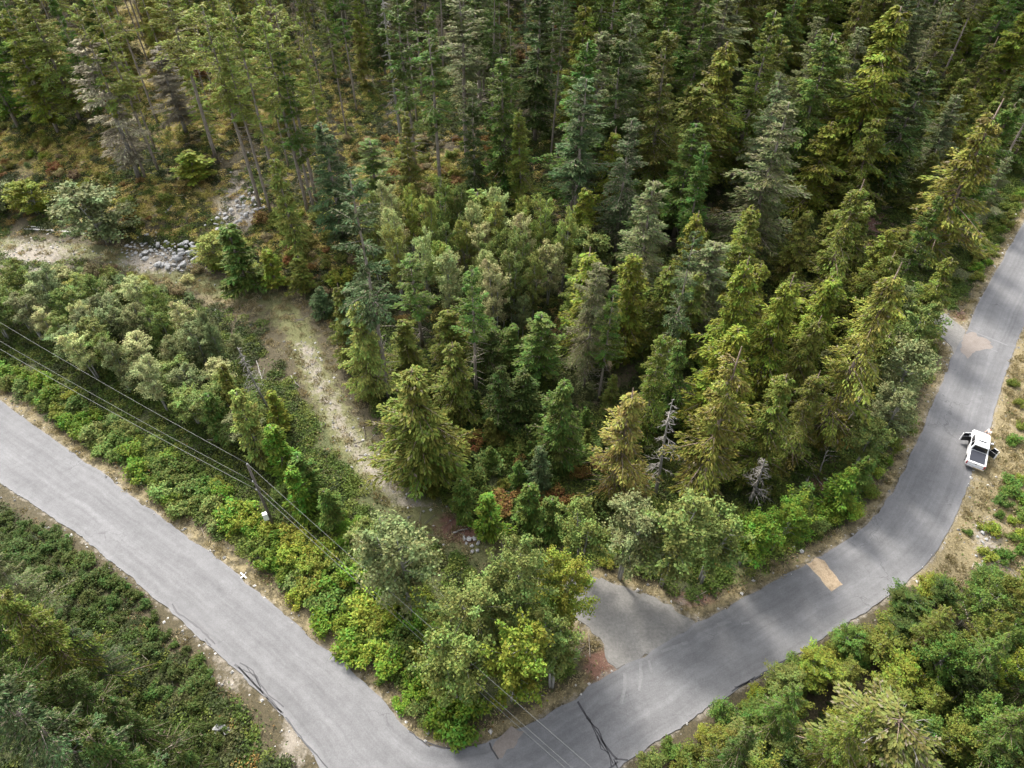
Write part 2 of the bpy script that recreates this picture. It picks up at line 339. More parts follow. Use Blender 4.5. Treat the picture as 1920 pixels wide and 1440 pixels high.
def snag(seed, H, nb=40, RAD=1.6, topless=False):
    r = np.random.default_rng(seed); tr = TB(); zs = np.linspace(0, H, 8); sw = np.cumsum(r.normal(0, .012*H/8, (8, 2)), 0); sw -= sw[0]
    tr.tube(np.c_[sw, zs-.3*(zs == 0)], (.008*H+.04)*(1-zs/H)**.8+.02, 6)
    br = TB()
    for i in range(nb):
        t = r.random()**.8; z = H*(.25+.74*t); a = r.random()*6.28; ll = RAD*(1-.75*t)*r.uniform(.4, 1.2); d = np.array([math.cos(a), math.sin(a)])
        x0 = [np.interp(z, zs, sw[:, 0]), np.interp(z, zs, sw[:, 1])]; k = np.linspace(0, 1, 4)
        c = r.normal(0, .12, 4)*k
        pts = np.c_[x0[0]+d[0]*ll*k-d[1]*c*ll, x0[1]+d[1]*ll*k+d[0]*c*ll, z+ll*(k*r.uniform(-.25, .35)-.3*k**2)]
        br.tube(pts, [.032, .024, .016, .008], 3)
        for j in (1, 2):
            for sd in (-1, 1):
                q = pts[j]; e = pts[3]-q; e = np.array([e[0]-sd*e[1]*.8, e[1]+sd*e[0]*.8, e[2]-.1])*.5
                br.tube([q, q+e*.6, q+e], [.014, .01, .006], 3)
    return pr([('trunk', tr.mesh('trunk', M['dead'])), ('branches', br.mesh('branches', M['dead']))], H, 2*RAD)

def broadleaf(seed, H, RAD, stems=3, ncl=60, nl=110, clr=.75, leaf=.26, base=.35, up=.5, barkm='alderbark'):
    r = np.random.default_rng(seed); tr = TB(); tips = []
    for i in range(stems):
        a = r.random()*6.28; o = r.random()*.5*(stems > 1); sp = RAD*.45*r.uniform(.2, 1)*(stems > 1); hh = H*r.uniform(.78, .97)
        k = np.linspace(0, 1, 7); cur = np.cumsum(r.normal(0, .02*H/6, (7, 2)), 0)*.6; cur -= cur[0]
        P = np.c_[math.cos(a)*(o*.4+sp*k**1.4)+cur[:, 0], math.sin(a)*(o*.4+sp*k**1.4)+cur[:, 1], hh*k-.3*(k == 0)]
        tr.tube(P, (.009*H+.03)*(1-k)**.7/math.sqrt(max(stems-1, 1))+.015, 6)
        nbr = ncl//stems
        for j in range(nbr):
            s = base+(1-base)*r.random()**.85; p = np.array([np.interp(s, k, P[:, q]) for q in range(3)]); b = r.random()*6.28
            shape = math.sin(math.pi*min(1, .22+.78*(s-base)/(1-base)))**.6
            ll = RAD*shape*r.uniform(.25, .95); e = np.array([math.cos(b)*ll, math.sin(b)*ll, ll*up*r.uniform(.1, 1)])
            tr.tube([p, p+e*.5+[0, 0, .05*ll], p+e], [.03, .018, .008], 3); tips.append((p+e*.25, p+e))
    ends = np.array(tips); T = len(ends); N = T*nl; cs = clr*r.uniform(.35, 1.05, T)
    q = unit(r.normal(0, 1, (T, nl, 3)))*(r.random((T, nl, 1))**.55); q[..., 2] *= .75; uu = r.random((T, nl, 1))**.55
    cen = (ends[:, :1]+(ends[:, 1:]-ends[:, :1])*uu*1.1+q*(cs[:, None, None]*(.45+.55*uu))).reshape(-1, 3); out = q.reshape(-1, 3)
    nrm = out*.7+np.array([0, 0, .8])+r.normal(0, .55, (N, 3)); d = np.cross(nrm, r.normal(0, 1, (N, 3))); d[:, 2] -= .15
    v, f = kites(cen, d, nrm, leaf*r.uniform(.65, 1.3, N), leaf*.72*r.uniform(.7, 1.2, N), .06)
    tb_ = np.repeat(r.normal(0, .11, T), nl)
    tint = np.c_[np.clip(.5+tb_+r.normal(0, .14, N), 0, 1), np.clip(r.normal(.5, .2, N)+tb_*1.5, 0, 1), np.zeros(N)]
    return pr([('trunk', tr.mesh('trunk', M[barkm])), ('crown', tri_mesh('crown', v, f, M['leaf'], np.repeat(tint, 4, 0)))], H, 2*RAD)

def shrub(seed, H, RAD, n=1300, leaf=.24, stems=9, name='foliage'):
    r = np.random.default_rng(seed); tr = TB(); tips = []
    for i in range(stems):
        a = r.random()*6.28; ll = RAD*r.random()**.5; k = np.linspace(0, 1, 4); hh = H*r.uniform(.55, 1)*(1-.35*(ll/RAD)**2)
        P = np.c_[math.cos(a)*ll*k**.8, math.sin(a)*ll*k**.8, hh*k-.1*(k == 0)]; tr.tube(P, [.025, .02, .014, .006], 3); tips += [P[3], P[2], P[2]+r.normal(0, .25, 3)]
    tips = np.array(tips); T = len(tips); per = n//T; N = per*T
    q = unit(r.normal(0, 1, (T, per, 3)))*(r.random((T, per, 1))**.5); q[..., 2] *= .8
    cen = (tips[:, None]+q*(.42*RAD*r.uniform(.6, 1.2, T))[:, None, None]).reshape(-1, 3); cen[:, 2] = np.abs(cen[:, 2])+.03
    nrm = q.reshape(-1, 3)*.6+np.array([0, 0, .9])+r.normal(0, .5, (N, 3)); d = np.cross(nrm, r.normal(0, 1, (N, 3)))
    v, f = kites(cen, d, nrm, leaf*r.uniform(.6, 1.35, N), leaf*.65*r.uniform(.7, 1.2, N), .06)
    tb_ = np.repeat(r.normal(0, .12, T), per)
    tint = np.c_[np.clip(.5+tb_+r.normal(0, .15, N), 0, 1), np.clip(r.normal(.5, .22, N)+tb_, 0, 1), np.zeros(N)]
    return pr([('stems', tr.mesh('stems', M['alderbark'])), (name, tri_mesh(name, v, f, M['leaf'], np.repeat(tint, 4, 0)))], H, 2*RAD)

K = {}
K['fir'] = [conifer(100+i, 26, .40+.07*(i % 3), 2.7, 92, K=12, droop=.16, e_top=40, e_bot=-8, leaf=.36, wid=.125, prof=.5, gap=.3, deadlow=34, grey=.06) for i in range(5)]
K['fullfir'] = [conifer(120+i, 20, .12, 3.3, 150, K=13, droop=.22, e_top=38, e_bot=-14, leaf=0.336, wid=0.118, prof=.72, gap=.14, grey=.04) for i in range(6)]
K['greyfir'] = [conifer(130+i, 22, .14, 3.5, 150, K=13, droop=.25, e_top=30, e_bot=-16, leaf=0.370, wid=0.105, prof=.65, gap=.17, grey=.22, deadlow=30) for i in range(3)]
K['lichen'] = [conifer(140, 18, .16, 2.4, 120, K=11, droop=.22, e_top=28, e_bot=-10, leaf=0.353, wid=0.083, prof=.6, gap=.3, grey=.8, deadlow=30)]
K['cedar'] = [conifer(150+i, 16, .04, 3.4, 165, K=13, droop=.42, e_top=28, e_bot=-4, leaf=0.353, wid=0.126, prof=.68, gap=.10, barkm='cedarbark', curtain=0.35, deadlow=4, bare_top=(.0, .0, .05, .0, .03, .02, .0)[i], grey=.03) for i in range(7)]
K['thincedar'] = [conifer(170+i, 18, .06, 3.1, 120, K=13, droop=.42, e_top=30, e_bot=-8, leaf=0.353, wid=0.105, prof=.7, gap=.18, barkm='cedarbark', curtain=0.42, deadlow=30, bare_top=.06, grey=.10) for i in range(3)]
K['nearcedar'] = [conifer(160+i, 13, .05, 3.3, 165, K=15, droop=.4, e_top=28, e_bot=-4, leaf=0.227, wid=0.076, prof=.68, gap=.10, barkm='cedarbark', curtain=0.28, deadlow=10, grey=.04) for i in range(2)]
K['nearfir'] = [conifer(165, 13, .08, 3.2, 150, K=15, droop=.22, e_top=32, e_bot=-10, leaf=0.218, wid=0.070, prof=.7, gap=.15, deadlow=20, grey=.12)]
K['young'] = [conifer(180+i, 5.5, .03, 1.35, 80, K=8, droop=.12, e_top=45, e_bot=0, leaf=0.252, wid=0.098, prof=.9, gap=.06, deadlow=0, twig=.55) for i in range(4)]
K['snag'] = [snag(190+i, 13, 46, 1.9) for i in range(3)]
K['alder'] = [broadleaf(200+i, 10, 2.5, (1, 2, 3, 2, 3, 4)[i], 88, 100, .66, .205, .3, .9) for i in range(6)]
K['bigalder'] = [broadleaf(220+i, 13, 3.6, 3, 170, 105, .75, .21, .18, .8) for i in range(3)]
K['bushtree'] = [broadleaf(230+i, 5.5, 2.1, 5, 80, 95, .55, .19, .1, .6) for i in range(3)]
K['shrub'] = [shrub(240+i, 1.5, 1.25, 1300) for i in range(5)]
K['bush'] = [shrub(250+i, 3.2, 1.7, 2400, .25, 12) for i in range(4)]

# ------------------------------------------------------------ things and parts
def thing(name, label, cat, loc=(0, 0, 0), rz=0, group=None):
    o = bpy.data.objects.new(name, None); C.objects.link(o); o.location = loc; o.rotation_euler = (0, 0, rz); o.empty_display_size = .3
    o['label'] = label; o['category'] = cat
    if group: o['group'] = group
    return o
def part(name, me, parent=None, color=None):
    o = bpy.data.objects.new(name, me); C.objects.link(o)
    if parent: o.parent = parent
    if color is not None: o.color = (*color, 1)
    return o
def structure(name, me): o = part(name, me); o['kind'] = 'structure'; return o
placed = []
def plant(kind, name, cat, p, h, wd, color, label, group, rz=None, lean=(0, 0), var=None):
    pool = K[kind]; q = pool[(random.randrange(len(pool)) if var is None else var) % len(pool)]
    e = thing(name, label, cat, (p[0], p[1], p[2]-.05), random.random()*6.28 if rz is None else rz, group)
    e.rotation_euler[0] += lean[0]; e.rotation_euler[1] += lean[1]
    s = wd/q.w; e.scale = (s, s*random.uniform(.93, 1.07), h/q.h)
    for pn, me in q.parts:
        o = part(pn, me, e, color)
        if pn in ('branches', 'stems'): o['kind'] = 'stuff'
    placed.append((p[0], p[1], wd)); return e
def jit(c, a=.12):
    k = 1+random.uniform(-a, a); return tuple(max(.005, x*k*(1+random.uniform(-a*.5, a*.5))) for x in c)
def top_h(p, tpy):
    _, b_, c_ = ray(960, tpy); return CAMH+p[1]*c_/b_-p[2]
def mpp(p, h=0): return proj(p[0], p[1], p[2]+h)[2]/FPX

COL = dict(cedar=(.170, .195, .028), gold=(.190, .198, .038), olive=(.130, .150, .028), dark=(.062, .092, .022), green=(.092, .142, .028), grey=(.150, .172, .070),
           lichen=(.40, .36, .25), blue=(.080, .118, .046), alder=(.150, .190, .050), pale=(.370, .400, .165), bright=(.120, .195, .024), lime=(.190, .225, .032), greyalder=(.168, .195, .080), lit=(.250, .290, .070))  # lit: leaf colour raised to carry sunlight

MARKS = [('the utility pole', (516, 992)), ('the white pickup', (1835, 850)), ('the rock pile', (330, 485)), ('the tan road patch', (1545, 1075)), ('the white road cross', (460, 1076)), ('the gravel driveway', (1190, 1160)), ('the bleached logs', (110, 435)),
         ('the second driveway', (1785, 610)), ('the red soil heap', (1540, 895)), ('the stony bank', (450, 395)), ('the road corner', (850, 1390)), ('the track end', (790, 960)), ('the tar seams across the road', (1120, 1370)), ('the tar seam on the road edge', (1440, 1260)), ('the roadside tar webbing', (490, 1290)), ('the upper track', (560, 600)), ('the very tall fir', (729, 745)), ('the round alder', (205, 455)), ('the massive olive cedar', (805, 915)), ('the spoked dead top', (1585, 1447)), ('the towering bare trunk', (757, 308)), ('the lichen-covered fir', (262, 338)), ('the leaning yellowish cedar', (1528, 838)), ('the broad golden cedar', (1725, 505)), ('the close cedar pair', (1365, 745)), ('the silver dead tree', (1213, 800)), ('the twin-topped cedar', (1570, 345)), ('the forked pale trunk', (1320, 245)), ('the full-skirted fir', (945, 385)), ('the red soil opening', (1640, 440)), ('the silvery-limbed fir', (1392, 490)), ('the pointed green fir', (1262, 445)), ('the tall straight fir', (409, 305)), ('the meadow-edge firs', (70, 240))]
MARKS = [(nm, ground(*q)) for nm, q in MARKS]
def near_mark(p):
    d, nm = min((math.hypot(p[0]-q[0], p[1]-q[1]), nm) for nm, q in MARKS)
    return ('beside ' if d < 4 else 'near ' if d < 8 else 'off ')+nm
# ------------------------------------------------------------ terrain
def axis_(lo, hi, step, far):
    a = list(np.arange(lo, hi+step, step)); s = step; x = a[-1]; out = []
    while x < far: s *= 1.35; x += s; out.append(x)
    s = step; x = a[0]; pre = []
    while x > -far: s *= 1.35; x -= s; pre.append(x)
    return np.array(pre[::-1]+a+out)
xs = axis_(-112, 114, .95, 2600); ys = axis_(12, 150, .9, 2600)
gx, gy = np.meshgrid(xs, ys); gx = gx.ravel(); gy = gy.ravel()
gyc = np.clip(gy, -200, 260); gz = hz(gx, gyc)
nx, ny = len(xs), len(ys); i = (np.arange(ny-1)[:, None]*nx+np.arange(nx-1)[None]).ravel()
me = tri_mesh('terrain', np.c_[gx, gy, gz], np.c_[i, i+1, i+nx+1, i+nx], M['ground'], smooth=True)
def zones(x, y):
    d = pave_d(x, y); td = dline(x, y, TRACK); sd = dline(x, y, SPUR); o = outer_side(x, y)
    z = hz(x, y); px, py, _ = proj(x, y, z); vis = (y > 5)
    blob = lambda cx, cy, rx, ry: np.exp(-(((px-cx)/rx)**2+((py-cy)/ry)**2))*vis
    gravel = np.maximum.reduce([.75*blob(60, 480, 130, 45), .85*np.exp(-(td/2.2)**2)*(py > 640)*(py < 960)*.74, .5*blob(700, 860, 60, 70), blob(300, 490, 90, 28), blob(450, 395, 60, 45)*.9, .7*blob(440, 350, 50, 40), .95*np.exp(-(d/.8)**2)*.62,
                                .8*blob(1850, 1010, 40, 60)*(d > .5), .5*blob(1850, 905, 45, 25), .7*blob(550, 1395, 45, 80)*o, .6*blob(430, 1270, 45, 60), .55*blob(1290, 1130, 60, 25), .6*blob(1880, 1060, 60, 40)])
    straw = np.maximum.reduce([.66*np.exp(-((d-.7)/1.1)**2)*(~o), .95*(o & (px > 1690) & (py < 1100))*sstep(14, 7, d), .8*blob(470, 560, 130, 30), .8*blob(430, 390, 60, 55), .3*(o & (px < 700))*np.exp(-((d-3)/2.5)**2), .6*np.exp(-(td/3.2)**2), .36*inpoly(px, py, OPEN)])
    red = np.maximum.reduce([blob(1540, 895, 60, 40), blob(1640, 430, 50, 60), .95*blob(860, 990, 60, 40), .8*blob(1130, 1250, 60, 60), .7*blob(1300, 1125, 70, 25), .7*blob(1800, 590, 30, 20), .45*blob(330, 1250, 120, 120), .7*blob(1040, 20, 80, 70)])
    moss = np.maximum.reduce([.95*blob(120, 290, 170, 55), .85*blob(300, 370, 150, 60), .95*blob(560, 440, 110, 70), .95*blob(760, 330, 200, 70), .85*blob(420, 190, 300, 110), .75*blob(250, 60, 260, 110), .6*blob(830, 580, 60, 30), .6*blob(1060, 60, 120, 90)])
    green = np.maximum.reduce([.85*np.exp(-(td/2.6)**2), .38*inpoly(px, py, OPEN), .8*blob(1370, 1080, 120, 25), .6*blob(520, 600, 80, 40), .75*blob(430, 400, 40, 50)])
    low = np.maximum(.9*sstep(1.3, 2.6, d)*sstep(26, 16, d)*np.where(o, .8*(px < 700), 1), .85*(o & (px > 1200))*sstep(5, 10, d))
    return gravel, straw, red, moss, green, low
zn = zones(gx, gyc)
for nm, a3 in (('zone_a', (zn[0], zn[1], zn[2])), ('zone_b', (zn[3], zn[4], zn[5]))):
    a = me.attributes.new(nm, 'FLOAT_VECTOR', 'POINT'); a.data.foreach_set('vector', np.stack(a3, 1).astype(np.float32).ravel())
structure('terrain', me)

def sheet(name, poly, z, material, thick=.0, ragged=0.0, parent=None, seed=0):
    r = np.random.default_rng(seed); pts = [np.array(p[:2]) for p in poly]+[np.array(poly[0][:2])]
    pts = resample(pts, .45 if ragged else 5)[:-1]
    if ragged: pts = [p+r.normal(0, ragged, 2) for p in pts]
    top = [Vector((p[0], p[1], z)) for p in pts]; n_ = len(top); tri = tessellate_polygon([top])
    v = [tuple(p) for p in top]; f = []
    for t in tri:
        a_, b_, c_ = (top[k] for k in t); f.append(t if (b_-a_).cross(c_-a_).z > 0 else t[::-1])
    if thick:
        v += [(p.x, p.y, z-thick) for p in top]
        for k in range(n_): j = (k+1) % n_; f += [(k, k+n_, j+n_), (k, j+n_, j)]
    me = tri_mesh(name, np.array(v), np.array(f), material)
    if parent: return part(name, me, parent)
    return structure(name, me)
ANCH = [((0,750),(0,905)), ((330,990),(220,1060)), ((640,1236),(500,1310)), ((767,1367),(640,1490)), ((835,1404),(820,1605)), ((983,1365),(1040,1540)), ((1080,1310),(1165,1440)), ((1303,1170),(1370,1300)), ((1480,1077),(1580,1173)), ((1580,1017),(1700,1093)), ((1645,962),(1783,990)), ((1703,863),(1833,857)), ((1770,707),(1890,687)), ((1813,620),(1913,623))]
def between(W_, a_, b_, n_):
    P = np.array(W_[a_:b_+1]); L_ = np.r_[0, np.cumsum(np.linalg.norm(np.diff(P, axis=0), axis=1))]; t = np.linspace(0, L_[-1], n_+1)[:-1]; return np.c_[np.interp(t, L_, P[:, 0]), np.interp(t, L_, P[:, 1])]
ia = [0]+[6+INNER.index(a_) for a_, _ in ANCH]+[len(Wi)-1]; oa = [0]+[6+OUTER.index(b_) for _, b_ in ANCH]+[len(Wo)-1]
ip, op = [], []
for q in range(len(ia)-1):
    n_ = max(3, int(np.linalg.norm(np.array(Wi[ia[q]])-Wi[ia[q+1]])/.45)) if 0 < q < len(ia)-2 else 60
    ip.append(between(Wi, ia[q], ia[q+1], n_)); op.append(between(Wo, oa[q], oa[q+1], n_))
ip, op = np.concatenate(ip), np.concatenate(op); rr = np.random.default_rng(3); kk = len(ip)
dirn = unit(ip-op); ip = ip+dirn*((.34*(vnoise(ip[:, 0], ip[:, 1], 1.7, 4)-.5)+.2*(vnoise(ip[:, 0], ip[:, 1], .5, 5)-.5)))[:, None]; op = op-dirn*(.25*(vnoise(op[:, 0], op[:, 1], 1.5, 6)-.5)+rr.normal(0, .04, kk))[:, None]
fr = np.array([0, .06, .12, .2, .3, .4, .5, .6, .7, .8, .88, .94, 1]); nc = len(fr)
V = ip[:, None]+(op-ip)[:, None]*fr[None, :, None]; zz_ = .03+.05*np.sin(np.pi*fr)**.6*0; V = np.concatenate([V.reshape(-1, 2), ip, op]); V = np.c_[V, np.r_[np.full(kk*nc, .03), np.full(2*kk, -.11)]]
Fq = []; i_ = np.arange(kk-1)
for c_ in range(nc-1): Fq.append(np.c_[i_*nc+c_, i_*nc+c_+1, (i_+1)*nc+c_+1, (i_+1)*nc+c_])
Fq.append(np.c_[i_*nc, (i_+1)*nc, kk*nc+i_+1, kk*nc+i_]); Fq.append(np.c_[(i_+1)*nc+nc-1, i_*nc+nc-1, kk*nc+kk+i_, kk*nc+kk+i_+1])
me = tri_mesh('road', V, np.concatenate(Fq), M['asphalt'], tint=np.c_[np.r_[np.tile(fr, kk), np.zeros(kk), np.ones(kk)], np.r_[np.repeat(np.arange(kk), nc), np.arange(kk), np.arange(kk)]*.5, np.zeros(len(V))])
road = structure('road', me)
apron = sheet('driveway', APRON, .012, M['gravel'], .1, .16, seed=4)
drive2 = sheet('driveway', DRIVE2, .012, M['gravel'], .1, .1, seed=5)
def rpart(name, pxl, z, mt, ragged=.05, seed=1): o = sheet(name, Wp(pxl), z, mt, 0, ragged, road, seed); return o
rpart('gravel_patch', [(1511,1058),(1530,1046),(1545,1052),(1580,1096),(1563,1106),(1548,1098)], .036, M['patch'], .1)
rpart('washed_soil', [(1800,655),(1808,628),(1822,622),(1850,636),(1862,652),(1830,658),(1812,672)], .036, M['mud'], .12)
rpart('gravel_patch', [(915,1396),(950,1376),(985,1368),(975,1385),(960,1402),(940,1420),(930,1424)], .036, M['mud'], .15, 3)
def ribbon(name, pxl, wd, z, mt, wob=.08, seed=1, parent=road):
    r = np.random.default_rng(seed); pts = resample([np.array(p) for p in Wp(pxl)], .4); pts = np.array(pts)+np.cumsum(r.normal(0, wob*.4, (len(pts), 2)), 0)*.5+r.normal(0, wob*.3, (len(pts), 2))
    d = unit(np.gradient(pts, axis=0)); s = np.c_[-d[:, 1], d[:, 0]]; k = len(pts); ww = wd*r.uniform(.6, 1.2, k)[:, None]*.5
    v = np.c_[np.concatenate([pts-s*ww, pts+s*ww]), np.full(2*k, z)]; i = np.arange(k-1)
    part(name, tri_mesh(name, v, np.concatenate([np.c_[i, i+1, i+k+1], np.c_[i, i+k+1, i+k]]), mt), parent)
T_ = M['tar']
for q, (pxl, wd) in enumerate([
    ([(322,1132),(330,1148),(350,1160),(375,1180),(405,1208)], .16), ([(385,1198),(395,1210)], .14),
    ([(440,1245),(460,1262),(490,1295),(515,1320),(530,1338)], .17), ([(450,1243),(475,1258),(490,1285),(505,1305),(534,1326)], .12),
    ([(448,1250),(470,1275),(495,1300)], .11), ([(455,1256),(478,1270),(488,1290)], .10), ([(462,1250),(482,1272),(492,1296)], .09), ([(500,1308),(531,1337)], .15),
    ([(1083,1315),(1095,1335),(1112,1360),(1130,1390),(1145,1412),(1160,1428)], .17), ([(1100,1345),(1122,1368),(1130,1388),(1140,1408),(1150,1430)], .12),
    ([(1095,1335),(1106,1350),(1125,1395),(1140,1415),(1144,1436)], .10), ([(1120,1380),(1127,1405),(1142,1412)], .09), ([(1150,1422),(1175,1424)], .14), ([(1158,1428),(1140,1440)], .14), ([(1152,1424),(1160,1445)], .12),
    ([(1372,1298),(1390,1285),(1415,1272),(1440,1258),(1470,1240),(1494,1226)], .17), ([(1378,1290),(1400,1280),(1418,1268)], .1),
    ([(917,1394),(933,1424)], .13), ([(767,1372),(790,1388),(805,1400)], .1), ([(800,1392),(820,1400),(868,1406)], .1),
    ([(535,1345),(570,1390),(620,1450)], .12)]):
    ribbon('crack_seal', pxl, wd*1.0, .038, T_, .09, q+1)
for q, (pxl, wd) in enumerate([([(1172,1262),(1172,1290),(1166,1320)], .35), ([(1200,1240),(1202,1262),(1200,1296)], .3), ([(1216,1238),(1222,1262)], .22), ([(1240,1222),(1290,1205)], .35), ([(1345,1172),(1370,1166)], .3), ([(1390,1170),(1405,1168)], .25), ([(1815,618),(1850,632),(1890,648)], .2), ([(1822,640),(1852,650),(1870,660)], .2)]):
    ribbon('tyre_scuff', pxl, wd, .0345, M['skid'], .06, 40+q)
for q, pxl in enumerate([[(451,1074),(462,1084)], [(462,1073),(452,1084)]]): ribbon('survey_cross_stroke', pxl, .13, .0378+.0014*q, M['white'], .0, 60+q)

# ------------------------------------------------------------ named trees: kind, base px, top py, crown width px, colour, label
G_FIR, G_CED, G_ALD, G_YNG, G_SNG, G_CON = 'fir trees of the forest', 'cedar trees of the forest', 'alder trees', 'young conifers beside the track', 'dead standing trees', 'full conifers of the forest'
NAME = {'fir': ('fir_tree', G_FIR), 'fullfir': ('conifer_tree', G_CON), 'greyfir': ('conifer_tree', G_CON), 'lichen': ('fir_tree', G_FIR), 'cedar': ('cedar_tree', G_CED), 'thincedar': ('cedar_tree', G_CED),
        'young': ('young_fir_tree', G_YNG), 'nearcedar': ('cedar_tree', G_CED), 'nearfir': ('fir_tree', G_FIR), 'snag': ('dead_tree', G_SNG), 'alder': ('alder_tree', G_ALD), 'bigalder': ('alder_tree', G_ALD), 'bushtree': ('alder_tree', G_ALD)}
def tree(kind, bx, by, tpy, wpx, col, label, lean=(0, 0), var=None, rz=None):
    p = ground(bx, by); h = max(2.0, top_h(p, tpy)); wd = wpx*mpp(p, h*.5)*1.12
    nm, gr = NAME[kind]
    return plant(kind, nm, 'tree', p, h, wd, jit(COL[col] if isinstance(col, str) else col, .06), label, gr, rz, lean, var)
